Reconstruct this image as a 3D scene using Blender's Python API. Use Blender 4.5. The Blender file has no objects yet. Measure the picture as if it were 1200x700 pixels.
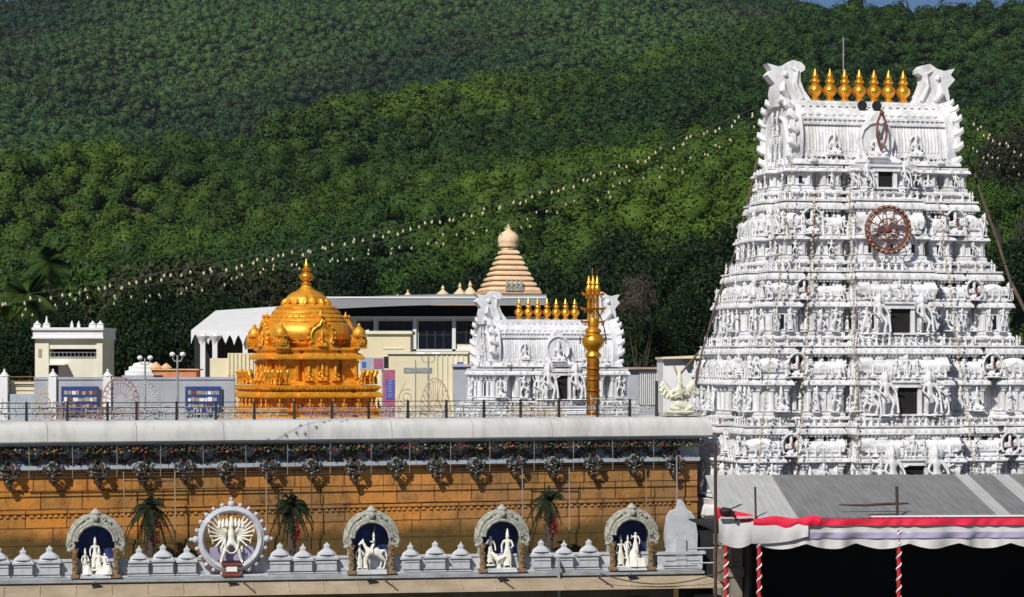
import bpy, math, random
import numpy as np
from mathutils import Matrix, Vector, noise
R = math.radians
PI = math.pi
random.seed(7)
rng = np.random.default_rng(7)
scene = bpy.context.scene
COL = scene.collection

# ------------------------------------------------------------------ camera
ZC = 12.0
cd = bpy.data.cameras.new('camera')
cam = bpy.data.objects.new('camera', cd)
COL.objects.link(cam)
cam.location = (0, 0, ZC)
cam.rotation_euler = (R(90), 0, 0)
cd.lens = 90.0
cd.sensor_width = 36.0
cd.shift_y = 78.0 / 1200.0
cd.clip_start = 0.5
cd.clip_end = 20000
scene.camera = cam

# ------------------------------------------------------------------ light
SUN_AZ = 27.0      # degrees to the left of straight behind the camera
SUN_EL = 43.0
ts = Vector((-math.sin(R(SUN_AZ)) * math.cos(R(SUN_EL)), -math.cos(R(SUN_AZ)) * math.cos(R(SUN_EL)), math.sin(R(SUN_EL))))
world = bpy.data.worlds.new('World')
scene.world = world
world.use_nodes = True
wn = world.node_tree.nodes
wl = world.node_tree.links
bg = wn['Background']
sky = wn.new('ShaderNodeTexSky')
sky.sky_type = 'NISHITA'
sky.sun_disc = False
sky.sun_elevation = R(SUN_EL)
sky.sun_rotation = math.atan2(ts.x, ts.y)
sky.altitude = 3500
sky.air_density = 1.0
sky.dust_density = 0.0
sky.ozone_density = 6.0
wl.new(sky.outputs[0], bg.inputs[0])
bg.inputs[1].default_value = 0.05
sd = bpy.data.lights.new('sun', 'SUN')
sd.energy = 4.6
sd.angle = R(0.55)
sd.color = (1.0, 0.96, 0.9)
so = bpy.data.objects.new('sun', sd)
COL.objects.link(so)
so.rotation_euler = ts.to_track_quat('Z', 'Y').to_euler()
so.location = ts * 80
scene.view_settings.view_transform = 'Standard'
scene.view_settings.look = 'None'
scene.view_settings.exposure = 0.0
scene.view_settings.gamma = 1.0
scene.view_settings.use_curve_mapping = False
scene.render.film_transparent = False
cy = scene.cycles
cy.max_bounces = 5
cy.diffuse_bounces = 3
cy.glossy_bounces = 3
cy.transmission_bounces = 2
cy.volume_bounces = 0
cy.use_denoising = True

F = 3000.0
HY = 428.0
def W(px, py, d):
    """a point d metres in front of the camera, for laying out the plan"""
    return Vector(((px - 600) * d / F, d, ZC - (py - HY) * d / F))

# ------------------------------------------------------------------ mesh builder
def sxyz(x, y, z): return np.diag([x, y, z, 1.0])
def txyz(x, y, z):
    m = np.eye(4); m[:3, 3] = (x, y, z); return m
def rz(a):
    m = np.eye(4); c, s = math.cos(a), math.sin(a); m[0, 0] = c; m[0, 1] = -s; m[1, 0] = s; m[1, 1] = c; return m
def rx(a):
    m = np.eye(4); c, s = math.cos(a), math.sin(a); m[1, 1] = c; m[1, 2] = -s; m[2, 1] = s; m[2, 2] = c; return m
def ry(a):
    m = np.eye(4); c, s = math.cos(a), math.sin(a); m[0, 0] = c; m[0, 2] = s; m[2, 0] = -s; m[2, 2] = c; return m

def _ico(sub):
    import bmesh
    bm = bmesh.new()
    bmesh.ops.create_icosphere(bm, subdivisions=sub, radius=1.0)
    v = np.array([p.co[:] for p in bm.verts]); f = [tuple(q.index for q in p.verts) for p in bm.faces]
    bm.free(); return v, f
ICO1 = _ico(1); ICO2 = _ico(2); ICO3 = _ico(3)

class MB:
    def __init__(s):
        s.V = []; s.F = []; s.M = []; s.n = 0; s.xf = np.eye(4); s.mi = 0
    def add(s, verts, faces):
        v = np.asarray(verts, dtype=float)
        v = v @ s.xf[:3, :3].T + s.xf[:3, 3]
        n = s.n
        s.V.append(v)
        s.F.extend([tuple(i + n for i in f) for f in faces])
        s.M.extend([s.mi] * len(faces))
        s.n += len(v)
    def box(s, x0, y0, z0, x1, y1, z1, t=0.0, tx=None, ty=None):
        tx = t if tx is None else tx; ty = t if ty is None else ty
        s.add([(x0, y0, z0), (x1, y0, z0), (x1, y1, z0), (x0, y1, z0),
               (x0 + tx, y0 + ty, z1), (x1 - tx, y0 + ty, z1), (x1 - tx, y1 - ty, z1), (x0 + tx, y1 - ty, z1)],
              [(3, 2, 1, 0), (4, 5, 6, 7), (0, 1, 5, 4), (1, 2, 6, 5), (2, 3, 7, 6), (3, 0, 4, 7)])
    def cbox(s, c, sx, sy, sz, t=0.0):
        s.box(c[0] - sx / 2, c[1] - sy / 2, c[2] - sz / 2, c[0] + sx / 2, c[1] + sy / 2, c[2] + sz / 2, t)
    def lathe(s, prof, c=(0, 0, 0), seg=16, sx=1.0, sy=1.0, lobes=0, amp=0.0):
        vs = []; fs = []; n = len(prof)
        for (r, z) in prof:
            for k in range(seg):
                a = 2 * PI * k / seg
                q = r * (1 + amp * math.cos(lobes * a)) if lobes else r
                vs.append((c[0] + sx * q * math.cos(a), c[1] + sy * q * math.sin(a), c[2] + z))
        for i in range(n - 1):
            for k in range(seg):
                k2 = (k + 1) % seg
                fs.append((i * seg + k, i * seg + k2, (i + 1) * seg + k2, (i + 1) * seg + k))
        fs.append(tuple(reversed(range(seg)))); fs.append(tuple((n - 1) * seg + k for k in range(seg)))
        s.add(vs, fs)
    def tube(s, pts, r, seg=6, closed=False):
        pts = [Vector(p) for p in pts]; n = len(pts)
        rr = r if isinstance(r, (list, tuple)) else [r] * n
        vs = []; fs = []
        up = Vector((0, 0, 1))
        prev = None
        for i, p in enumerate(pts):
            if closed: d = pts[(i + 1) % n] - pts[i - 1]
            else: d = pts[min(i + 1, n - 1)] - pts[max(i - 1, 0)]
            if d.length < 1e-9: d = Vector((0, 0, 1))
            d.normalize()
            if prev is None:
                a = d.cross(up)
                if a.length < 0.1: a = d.cross(Vector((1, 0, 0)))
            else:
                a = prev - d * prev.dot(d)
                if a.length < 1e-6: a = d.cross(up)
            a.normalize(); prev = a
            b = d.cross(a)
            for k in range(seg):
                t = 2 * PI * k / seg
                vs.append(tuple(p + (a * math.cos(t) + b * math.sin(t)) * rr[i]))
        m = n if closed else n - 1
        for i in range(m):
            j = (i + 1) % n
            for k in range(seg):
                k2 = (k + 1) % seg
                fs.append((i * seg + k, i * seg + k2, j * seg + k2, j * seg + k))
        if not closed:
            fs.append(tuple(reversed(range(seg)))); fs.append(tuple((n - 1) * seg + k for k in range(seg)))
        s.add(vs, fs)
    def ico(s, c, r, sub=1, sc=(1, 1, 1)):
        v, f = (ICO1, ICO1, ICO2, ICO3)[sub]
        s.add(v * (np.array(sc) * r) + np.array(c), f)
    def prism(s, out, y0, y1):
        """outline [(x,z)] counter-clockwise seen from -y, from y0 (front) to y1"""
        n = len(out)
        vs = [(x, y0, z) for x, z in out] + [(x, y1, z) for x, z in out]
        fs = [tuple(range(n)), tuple(reversed(range(n, 2 * n)))]
        for i in range(n):
            j = (i + 1) % n
            fs.append((j, i, i + n, j + n))
        s.add(vs, fs)
    def sweep(s, plan, prof, cap_top=True, cap_bot=False):
        """profile [(offset,z)] swept round a plan polygon (ccw)"""
        n = len(plan); vs = []; fs = []
        P = [Vector(p) for p in plan]
        offs = []
        for i in range(n):
            d0 = (P[i] - P[i - 1]).normalized(); d1 = (P[(i + 1) % n] - P[i]).normalized()
            n0 = Vector((d0.y, -d0.x)); n1 = Vector((d1.y, -d1.x))
            m = n0 + n1
            offs.append(m / max(0.3, m.dot(n0)))
        for (o, z) in prof:
            for i in range(n):
                q = P[i] + offs[i] * o
                vs.append((q.x, q.y, z))
        for k in range(len(prof) - 1):
            for i in range(n):
                j = (i + 1) % n
                fs.append((k * n + i, k * n + j, (k + 1) * n + j, (k + 1) * n + i))
        if cap_top: fs.append(tuple((len(prof) - 1) * n + i for i in range(n)))
        if cap_bot: fs.append(tuple(reversed(range(n))))
        s.add(vs, fs)
    def mesh(s, name, mats, angle=38):
        me = bpy.data.meshes.new(name)
        if not isinstance(mats, (list, tuple)): mats = [mats]
        for m in mats: me.materials.append(m)
        if s.V:
            me.from_pydata(np.concatenate(s.V).tolist(), [], s.F)
            if max(s.M) > 0: me.polygons.foreach_set('material_index', s.M)
            if angle:
                me.polygons.foreach_set('use_smooth', [True] * len(s.F))
                me.set_sharp_from_angle(angle=R(angle))
        me.validate(); me.update()
        return me

def link(name, me, parent=None, loc=None, rot=None, sc=None):
    o = bpy.data.objects.new(name, me)
    COL.objects.link(o)
    if parent is not None: o.parent = parent
    if loc is not None: o.location = loc
    if rot is not None: o.rotation_euler = rot if hasattr(rot, '__len__') else (0, 0, rot)
    if sc is not None: o.scale = sc if hasattr(sc, '__len__') else (sc, sc, sc)
    return o
def tag(o, label=None, cat=None, group=None, kind=None):
    if label: o['label'] = label
    if cat: o['category'] = cat
    if group: o['group'] = group
    if kind: o['kind'] = kind
    return o
def thing(name, label, cat, loc=(0, 0, 0), rot=0, group=None):
    return tag(link(name, None, None, loc, rot), label, cat, group)
def part(name, mb, mats, parent, loc=None, rot=None, sc=None, label=None, angle=38):
    o = link(name, mb.mesh(name, mats, angle), parent, loc, rot, sc)
    if label: o['label'] = label
    return o
def single(name, mb, mats, label, cat, loc=None, rot=None, group=None, angle=38):
    return tag(part(name, mb, mats, None, loc, rot, angle=angle), label, cat, group)
def copy_tree(o, parent=None):
    c = o.copy(); COL.objects.link(c); c.parent = parent
    for ch in list(o.children): copy_tree(ch, c)
    return c

# ------------------------------------------------------------------ materials
def _nt(name):
    m = bpy.data.materials.new(name); m.use_nodes = True
    nt = m.node_tree; b = nt.nodes['Principled BSDF']
    return m, nt, b
def _noise(nt, scale, detail=4, rough=0.6, obj=True, stretch=None):
    tc = nt.nodes.new('ShaderNodeTexCoord'); n = nt.nodes.new('ShaderNodeTexNoise')
    n.inputs['Scale'].default_value = scale; n.inputs['Detail'].default_value = detail; n.inputs['Roughness'].default_value = rough
    if stretch:
        mp = nt.nodes.new('ShaderNodeMapping'); mp.inputs['Scale'].default_value = stretch
        nt.links.new(tc.outputs['Object'], mp.inputs[0]); nt.links.new(mp.outputs[0], n.inputs['Vector'])
    else: nt.links.new(tc.outputs['Object'], n.inputs['Vector'])
    return n
def _ramp(nt, src, stops):
    r = nt.nodes.new('ShaderNodeValToRGB')
    e = r.color_ramp.elements
    while len(e) < len(stops): e.new(0.5)
    for i, (p, c) in enumerate(stops):
        e[i].position = p; e[i].color = (c[0], c[1], c[2], 1)
    nt.links.new(src, r.inputs[0]); return r
def _mix(nt, fac, a, b, mode='MIX'):
    m = nt.nodes.new('ShaderNodeMix'); m.data_type = 'RGBA'; m.blend_type = mode
    for k, v in ((0, fac), (6, a), (7, b)):
        if hasattr(v, 'default_value') or hasattr(v, 'is_linked'): nt.links.new(v, m.inputs[k])
        elif isinstance(v, (int, float)): m.inputs[k].default_value = v
        else: m.inputs[k].default_value = (v[0], v[1], v[2], 1)
    return m.outputs[2]
def _bump(nt, b, h, strength=0.3, dist=0.02):
    bp = nt.nodes.new('ShaderNodeBump'); bp.inputs['Strength'].default_value = strength; bp.inputs['Distance'].default_value = dist
    nt.links.new(h, bp.inputs['Height']); nt.links.new(bp.outputs[0], b.inputs['Normal'])
def mat(name, col, col2=None, rough=0.7, metal=0.0, scale=3.0, bump=0.15, bscale=25.0, bdist=0.01, stretch=None, lo=0.35, hi=0.65, spec=None):
    m, nt, b = _nt(name)
    col2 = col2 or tuple(c * 0.8 for c in col)
    n = _noise(nt, scale, 5, 0.65, stretch=stretch)
    r = _ramp(nt, n.outputs['Fac'], [(lo, col2), (hi, col)])
    nt.links.new(r.outputs[0], b.inputs['Base Color'])
    b.inputs['Roughness'].default_value = rough; b.inputs['Metallic'].default_value = metal
    if spec is not None: b.inputs['Specular IOR Level'].default_value = spec
    if bump:
        n2 = _noise(nt, bscale, 3, 0.6); _bump(nt, b, n2.outputs['Fac'], bump, bdist)
    return m
M = {}
def stucco(name, base, stain):
    m, nt, b = _nt(name)
    n = _noise(nt, 2.2, 6, 0.7, stretch=(1.0, 1.0, 0.3))
    r = _ramp(nt, n.outputs['Fac'], [(0.38, stain), (0.55, base)])
    n2 = _noise(nt, 9, 4, 0.7)
    r2 = _ramp(nt, n2.outputs['Fac'], [(0.3, (0.84, 0.83, 0.82)), (0.5, (1, 1, 1))])
    nt.links.new(_mix(nt, 1.0, r.outputs[0], r2.outputs[0], 'MULTIPLY'), b.inputs['Base Color'])
    b.inputs['Roughness'].default_value = 0.75
    b.inputs['Specular IOR Level'].default_value = 0.25
    n3 = _noise(nt, 14, 4, 0.7); _bump(nt, b, n3.outputs['Fac'], 0.3, 0.02)
    return m
M['white'] = stucco('white_stucco', (0.8, 0.8, 0.815), (0.57, 0.56, 0.55))
M['white2'] = stucco('cool_white_stucco', (0.8, 0.8, 0.825), (0.62, 0.62, 0.63))
M['statue'] = mat('statue_plaster', (0.86, 0.85, 0.78), (0.72, 0.7, 0.58), 0.6, scale=4, bump=0.2, bdist=0.02)
M['cream_statue'] = mat('cream_statue_plaster', (0.78, 0.77, 0.62), (0.58, 0.56, 0.42), 0.6, scale=4)
M['black'] = mat('black_paint_and_shade', (0.012, 0.012, 0.013), (0.006, 0.006, 0.007), 0.7, bump=0.05)  # black paint, also the shade put into shed and canopy interiors
M['darkopen'] = mat('dark_opening_shade', (0.01, 0.007, 0.005), (0.005, 0.004, 0.004), 0.8)  # shade inside doors, windows and recesses put into this near-black colour
M['gold'] = mat('gilded_copper', (0.98, 0.5, 0.05), (0.7, 0.27, 0.015), 0.4, 0.45, scale=2.6, bump=0.5, bscale=9, bdist=0.03)
M['goldplain'] = mat('polished_gilt', (0.95, 0.48, 0.05), (0.8, 0.33, 0.02), 0.3, 0.7, scale=3, bump=0.1)
M['golddark'] = mat('old_gilt', (0.6, 0.26, 0.02), (0.36, 0.12, 0.01), 0.42, 0.7, scale=1.2, bump=0.5, bscale=14, bdist=0.02)
M['slab'] = mat('whitewashed_concrete', (0.6, 0.595, 0.57), (0.44, 0.43, 0.4), 0.85, scale=1.1, stretch=(1.6, 0.5, 0.5), lo=0.3, hi=0.55, bump=0.3)
M['bluegrey'] = mat('pale_blue_limewash', (0.42, 0.48, 0.54), (0.33, 0.38, 0.43), 0.85, scale=2)
M['parapet'] = mat('grey_white_limewash', (0.55, 0.57, 0.6), (0.38, 0.4, 0.42), 0.85, scale=2.5)
M['ledge'] = mat('weathered_ledge_concrete', (0.34, 0.36, 0.37), (0.22, 0.23, 0.23), 0.9, scale=2)
M['tan'] = mat('tan_concrete', (0.42, 0.34, 0.24), (0.3, 0.23, 0.15), 0.9, scale=0.9)
M['street'] = mat('street_stone', (0.2, 0.18, 0.16), (0.13, 0.12, 0.11), 0.9, scale=0.5)
M['yard'] = mat('dusty_ground', (0.2, 0.16, 0.11), (0.1, 0.09, 0.05), 0.95, scale=0.05)
M['stonebase'] = mat('granite_base', (0.3, 0.26, 0.2), (0.18, 0.15, 0.11), 0.9, scale=1.5, bump=0.5, bdist=0.03)
M['cream'] = mat('cream_wall_paint', (0.78, 0.7, 0.47), (0.68, 0.6, 0.4), 0.8, scale=0.4)
M['creamlight'] = mat('ivory_wall_paint', (0.8, 0.76, 0.62), (0.7, 0.66, 0.52), 0.8, scale=0.4)
M['paint'] = mat('white_paint', (0.8, 0.8, 0.8), (0.72, 0.72, 0.71), 0.6, scale=1)
M['roofgrey'] = mat('grey_roof_sheet', (0.3, 0.31, 0.33), (0.24, 0.25, 0.27), 0.5, scale=0.3)
M['glass'] = mat('dark_window_glass', (0.006, 0.008, 0.014), (0.004, 0.005, 0.01), 0.25, bump=0, spec=0.25)
M['peach'] = mat('peach_plaster', (0.78, 0.52, 0.3), (0.62, 0.38, 0.2), 0.8, scale=1.5)
M['peachlight'] = mat('pale_peach_plaster', (0.84, 0.62, 0.4), (0.72, 0.5, 0.3), 0.8, scale=1.5)
M['greywall'] = mat('grey_compound_paint', (0.42, 0.44, 0.49), (0.34, 0.35, 0.38), 0.85, scale=0.7)
M['rail'] = mat('dark_iron', (0.045, 0.045, 0.05), (0.03, 0.025, 0.02), 0.6, 0.3)
M['galv'] = mat('galvanised_steel', (0.45, 0.46, 0.46), (0.34, 0.35, 0.35), 0.5, 0.4)
M['lampframe'] = mat('brass_lamp_frame', (0.6, 0.47, 0.3), (0.42, 0.32, 0.22), 0.6)
M['silverframe'] = mat('silver_lamp_frame', (0.55, 0.55, 0.55), (0.36, 0.36, 0.37), 0.5)
M['pinkframe'] = mat('rust_pink_lamp_frame', (0.42, 0.26, 0.23), (0.3, 0.18, 0.15), 0.6)
M['rust'] = mat('rust_red_frame', (0.24, 0.06, 0.035), (0.13, 0.035, 0.02), 0.6, scale=6)
M['redcloth'] = mat('red_cloth', (0.55, 0.015, 0.02), (0.4, 0.008, 0.012), 0.8, scale=4)
M['pinkcloth'] = mat('crimson_pink_cloth', (0.8, 0.012, 0.06), (0.62, 0.008, 0.035), 0.75, scale=2)
M['whitecloth'] = mat('white_cloth', (0.62, 0.61, 0.6), (0.48, 0.47, 0.46), 0.85, scale=1.4)
M['lilac'] = mat('lilac_cloth_band', (0.36, 0.33, 0.48), (0.28, 0.25, 0.38), 0.85, scale=1.4)
M['bamboo'] = mat('bamboo_pole', (0.42, 0.3, 0.17), (0.28, 0.19, 0.1), 0.7, scale=3)
M['darkpole'] = mat('dark_wooden_pole', (0.07, 0.04, 0.025), (0.04, 0.025, 0.015), 0.8, scale=5)
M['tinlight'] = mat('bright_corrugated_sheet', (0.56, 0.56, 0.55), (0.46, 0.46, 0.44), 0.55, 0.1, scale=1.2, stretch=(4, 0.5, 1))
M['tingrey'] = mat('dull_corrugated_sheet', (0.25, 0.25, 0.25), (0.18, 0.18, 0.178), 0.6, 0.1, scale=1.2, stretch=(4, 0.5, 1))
M['nicheblue'] = mat('deep_blue_niche_paint', (0.02, 0.05, 0.24), (0.006, 0.012, 0.06), 0.7, scale=2.5)
M['archgrey'] = mat('moss_grey_plaster', (0.46, 0.47, 0.42), (0.2, 0.2, 0.14), 0.85, scale=7)
M['archbrown'] = mat('brown_ornate_pillar', (0.3, 0.19, 0.09), (0.14, 0.08, 0.04), 0.8, scale=9)
M['trunk'] = mat('tree_bark', (0.06, 0.045, 0.03), (0.03, 0.022, 0.016), 0.95, scale=4, bump=0.5)
M['palmtrunk'] = mat('palm_bark', (0.16, 0.13, 0.1), (0.08, 0.065, 0.05), 0.95, scale=4, bump=0.5)
M['blue'] = mat('blue_board', (0.03, 0.06, 0.24), (0.02, 0.04, 0.15), 0.5)
M['rope'] = mat('dry_garland_rope', (0.14, 0.1, 0.07), (0.07, 0.05, 0.04), 0.95, scale=8)
M['bulb'] = mat('frosted_bulb', (0.62, 0.54, 0.36), (0.5, 0.4, 0.24), 0.35, bump=0)
M['wire'] = mat('thin_cable', (0.1, 0.09, 0.08), (0.07, 0.06, 0.05), 0.7, bump=0)
M['fred'] = mat('red_flowers', (0.3, 0.03, 0.025), (0.16, 0.015, 0.012), 0.8, scale=6)
M['forange'] = mat('marigold_flowers', (0.4, 0.16, 0.03), (0.24, 0.08, 0.02), 0.8, scale=6)
M['fgreen'] = mat('garland_leaves', (0.045, 0.09, 0.03), (0.02, 0.04, 0.015), 0.8, scale=6)
M['fwhite'] = mat('jasmine_flowers', (0.3, 0.3, 0.3), (0.14, 0.15, 0.15), 0.8, scale=6)
M['fdark'] = mat('withered_garland', (0.085, 0.06, 0.04), (0.04, 0.03, 0.025), 0.9, scale=6)
M['terra'] = mat('terracotta_orange_paint', (0.72, 0.3, 0.13), (0.55, 0.2, 0.08), 0.8)
M['poster_pink'] = mat('pink_print', (0.45, 0.13, 0.22), (0.36, 0.09, 0.17), 0.6)
M['poster_blue'] = mat('blue_print', (0.08, 0.14, 0.5), (0.05, 0.1, 0.36), 0.6)

def stone_wall():
    m, nt, b = _nt('orange_sandstone_courses')
    tc = nt.nodes.new('ShaderNodeTexCoord'); sp = nt.nodes.new('ShaderNodeSeparateXYZ'); cb = nt.nodes.new('ShaderNodeCombineXYZ')
    nt.links.new(tc.outputs['Object'], sp.inputs[0]); nt.links.new(sp.outputs[0], cb.inputs[0]); nt.links.new(sp.outputs[2], cb.inputs[1])
    dn = _noise(nt, 1.1, 2, 0.5)
    add = nt.nodes.new('ShaderNodeMix'); add.data_type = 'VECTOR'; add.inputs[0].default_value = 0.06
    nt.links.new(cb.outputs[0], add.inputs[4]); nt.links.new(dn.outputs['Color'], add.inputs[5])
    br = nt.nodes.new('ShaderNodeTexBrick')
    nt.links.new(add.outputs[1], br.inputs['Vector'])
    br.inputs['Scale'].default_value = 1.0
    br.inputs['Brick Width'].default_value = 1.35; br.inputs['Row Height'].default_value = 0.6
    br.inputs['Mortar Size'].default_value = 0.022; br.inputs['Mortar Smooth'].default_value = 0.5
    br.inputs['Color1'].default_value = (0.74, 0.3, 0.05, 1); br.inputs['Color2'].default_value = (0.5, 0.24, 0.07, 1)
    br.inputs['Mortar'].default_value = (0.2, 0.09, 0.025, 1)
    br.inputs['Bias'].default_value = -0.1
    br.offset = 0.37; br.squash = 1.3; br.squash_frequency = 3
    n1 = _noise(nt, 0.22, 5, 0.6)
    r1 = _ramp(nt, n1.outputs['Fac'], [(0.38, (0.66, 0.7, 0.75)), (0.6, (1.12, 1.0, 0.88))])
    c = _mix(nt, 1.0, br.outputs['Color'], r1.outputs[0], 'MULTIPLY')
    n2 = _noise(nt, 1.6, 6, 0.7, stretch=(1, 1, 0.5))
    r2 = _ramp(nt, n2.outputs['Fac'], [(0.33, (0.35, 0.33, 0.3)), (0.5, (1, 1, 1))])
    c = _mix(nt, 0.75, c, r2.outputs[0], 'MULTIPLY')
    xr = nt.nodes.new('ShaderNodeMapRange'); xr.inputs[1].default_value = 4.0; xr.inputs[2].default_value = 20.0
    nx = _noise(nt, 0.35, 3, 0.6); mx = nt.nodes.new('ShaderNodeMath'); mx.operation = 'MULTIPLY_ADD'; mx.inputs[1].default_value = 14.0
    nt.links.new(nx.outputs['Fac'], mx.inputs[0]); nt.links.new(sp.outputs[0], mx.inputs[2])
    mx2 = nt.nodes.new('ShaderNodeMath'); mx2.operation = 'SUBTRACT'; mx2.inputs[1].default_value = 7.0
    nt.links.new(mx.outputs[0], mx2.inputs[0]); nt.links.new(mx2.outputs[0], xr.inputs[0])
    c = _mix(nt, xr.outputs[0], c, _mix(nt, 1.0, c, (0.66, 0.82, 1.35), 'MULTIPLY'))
    # damp mossy lower courses
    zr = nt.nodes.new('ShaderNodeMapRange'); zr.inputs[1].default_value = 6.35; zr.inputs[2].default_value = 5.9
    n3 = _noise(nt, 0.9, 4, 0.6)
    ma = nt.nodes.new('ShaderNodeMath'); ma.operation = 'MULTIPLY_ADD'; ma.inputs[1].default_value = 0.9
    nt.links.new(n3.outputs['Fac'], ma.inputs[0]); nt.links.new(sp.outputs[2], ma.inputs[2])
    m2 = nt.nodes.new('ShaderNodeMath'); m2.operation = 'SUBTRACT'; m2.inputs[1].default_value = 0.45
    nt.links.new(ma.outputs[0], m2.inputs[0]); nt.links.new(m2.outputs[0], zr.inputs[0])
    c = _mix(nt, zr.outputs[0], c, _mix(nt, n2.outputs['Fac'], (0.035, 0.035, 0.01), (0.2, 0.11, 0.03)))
    nt.links.new(c, b.inputs['Base Color']); b.inputs['Roughness'].default_value = 0.85
    b.inputs['Specular IOR Level'].default_value = 0.3
    n4 = _noise(nt, 5, 6, 0.7)
    ad = nt.nodes.new('ShaderNodeMath'); ad.operation = 'MULTIPLY_ADD'; ad.inputs[1].default_value = -1.2
    nt.links.new(br.outputs['Fac'], ad.inputs[0]); nt.links.new(n4.outputs['Fac'], ad.inputs[2])
    _bump(nt, b, ad.outputs[0], 0.8, 0.05)
    return m
M['wall'] = stone_wall()

def leafmat(name, c1, c2, c3, scale=0.02, attr=True, trans=0.25):
    m, nt, b = _nt(name)
    g = nt.nodes.new('ShaderNodeNewGeometry')
    n = nt.nodes.new('ShaderNodeTexNoise'); n.inputs['Scale'].default_value = scale; n.inputs['Detail'].default_value = 5
    n.inputs['Roughness'].default_value = 0.65
    nt.links.new(g.outputs['Position'], n.inputs['Vector'])
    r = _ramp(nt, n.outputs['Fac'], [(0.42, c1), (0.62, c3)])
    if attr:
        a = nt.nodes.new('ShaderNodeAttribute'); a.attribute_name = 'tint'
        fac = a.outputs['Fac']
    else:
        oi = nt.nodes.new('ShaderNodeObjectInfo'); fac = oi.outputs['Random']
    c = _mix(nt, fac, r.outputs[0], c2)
    nt.links.new(c, b.inputs['Base Color']); b.inputs['Roughness'].default_value = 0.6
    b.inputs['Specular IOR Level'].default_value = 0.15
    return m
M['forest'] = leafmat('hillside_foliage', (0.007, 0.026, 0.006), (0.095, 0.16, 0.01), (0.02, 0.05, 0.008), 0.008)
M['farforest'] = leafmat('far_ridge_foliage', (0.009, 0.034, 0.011), (0.05, 0.1, 0.02), (0.026, 0.032, 0.012), 0.006)
M['leaf'] = leafmat('broad_leaves', (0.018, 0.055, 0.008), (0.045, 0.1, 0.01), (0.026, 0.06, 0.01), 0.04, attr=False)
M['leafdark'] = leafmat('dark_shaded_leaves', (0.006, 0.016, 0.005), (0.012, 0.028, 0.006), (0.008, 0.02, 0.005), 0.1, attr=False)  # dark leaves, with the tree belt's deep shade put into the colour
M['leafbrown'] = leafmat('dull_brown_green_leaves', (0.028, 0.03, 0.016), (0.034, 0.045, 0.016), (0.03, 0.033, 0.018), 0.1, attr=False)
M['leafgrey'] = leafmat('bare_grey_twigs', (0.09, 0.07, 0.05), (0.07, 0.06, 0.045), (0.1, 0.08, 0.06), 0.1, attr=False)
M['palm'] = leafmat('palm_fronds', (0.02, 0.05, 0.008), (0.05, 0.085, 0.01), (0.024, 0.055, 0.008), 0.1, attr=False)
M['palmdark'] = leafmat('dark_palm_fronds', (0.012, 0.022, 0.01), (0.02, 0.03, 0.012), (0.012, 0.022, 0.01), 0.1, attr=False)
M['soil'] = mat('forest_floor', (0.045, 0.055, 0.02), (0.03, 0.04, 0.012), 1.0, scale=0.02, bump=0)
# ------------------------------------------------------------------ ground and hills
def interp(x, xs, ys): return float(np.interp(x, xs, ys))
RN_U = [-250, 0, 100, 200, 330, 430, 510, 590, 700, 800, 870, 940, 1000, 1100, 1200, 1450]
RN_Y = [312, 280, 264, 247, 205, 180, 163, 138, 108, 78, 58, 38, 30, 28, 21, 10]
RF_U = [-250, -100, 0, 30, 60, 300, 600, 820, 900, 950, 1020, 1200, 1450]
RF_Y = [24, 18, 8, 10, 2, -20, -25, -6, 12, 22, 40, 60, 80]
D0 = 560.0
def near_ridge_d(u): return interp(u, [0, 600, 1200], [1080, 1500, 1750])
def hill_z(x, y):
    u = 600 + F * x / y
    dr = near_ridge_d(u)
    ry_ = interp(u, RN_U, RN_Y)
    zr = ZC + (HY - ry_) * dr / F
    z0 = 3.0
    if y <= D0:
        return -0.3 + (y - 318) / (D0 - 318) * 3.3
    q = x * .8 - y * .35; w_ = x * .35 + y * .8
    n1 = 1 - 2.2 * abs(noise.noise(Vector((q * 0.0052, w_ * 0.0016, 1.3)))); n2 = noise.noise(Vector((x * 0.012, y * 0.009, 5.1)))
    if y < dr:
        t = (y - D0) / (dr - D0)
        s = t * (0.72 + 0.28 * t)
        w = math.sin(PI * min(1, t)) ** 0.7
        return z0 + (zr - z0) * s + w * (n1 * 34 + n2 * 12) * (0.5 + t)
    yf = interp(u, RF_U, RF_Y)
    df = 3200.0
    zf = ZC + (HY - yf) * df / F
    dv = dr + 330
    zv = zr - 55
    if y < dv:
        t = (y - dr) / (dv - dr); t = t * t * (3 - 2 * t)
        return zr + (zv - zr) * t
    if y < df:
        t = (y - dv) / (df - dv)
        w = math.sin(PI * t) ** 0.7
        n3 = noise.noise(Vector((x * 0.0022, y * 0.0012, 9.3)))
        return zv + (zf - zv) * (t * (0.8 + 0.2 * t)) + w * (n3 * 95 + n1 * 30 + n2 * 12)
    return zf - (y - df) * 0.25

def grid_mesh(name, xs_of, ys, nx, material, zf):
    vs = []; fs = []
    for y in ys:
        x0, x1 = xs_of(y)
        for i in range(nx + 1):
            x = x0 + (x1 - x0) * i / nx
            vs.append((x, y, zf(x, y)))
    for j in range(len(ys) - 1):
        for i in range(nx):
            a = j * (nx + 1) + i
            fs.append((a, a + 1, a + nx + 2, a + nx + 1))
    me = bpy.data.meshes.new(name); me.from_pydata(vs, [], fs); me.materials.append(material)
    me.polygons.foreach_set('use_smooth', [True] * len(fs)); me.update()
    return me
mb = MB(); mb.box(-600, -300, -1.0, 600, 330, 0.0)
mb.box(-9000, -300, -1.2, -600, 9000, -0.2); mb.box(600, -300, -1.2, 9000, 9000, -0.2)
mb.box(-600, 330, -1.2, 600, 9000, -0.2)
tag(part('ground', mb, M['yard'], None, angle=0), kind='structure')
mb = MB(); mb.box(-60, 20, 0.004, 60, 80, 0.008)
tag(part('street', mb, M['street'], None, angle=0), kind='structure')
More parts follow.
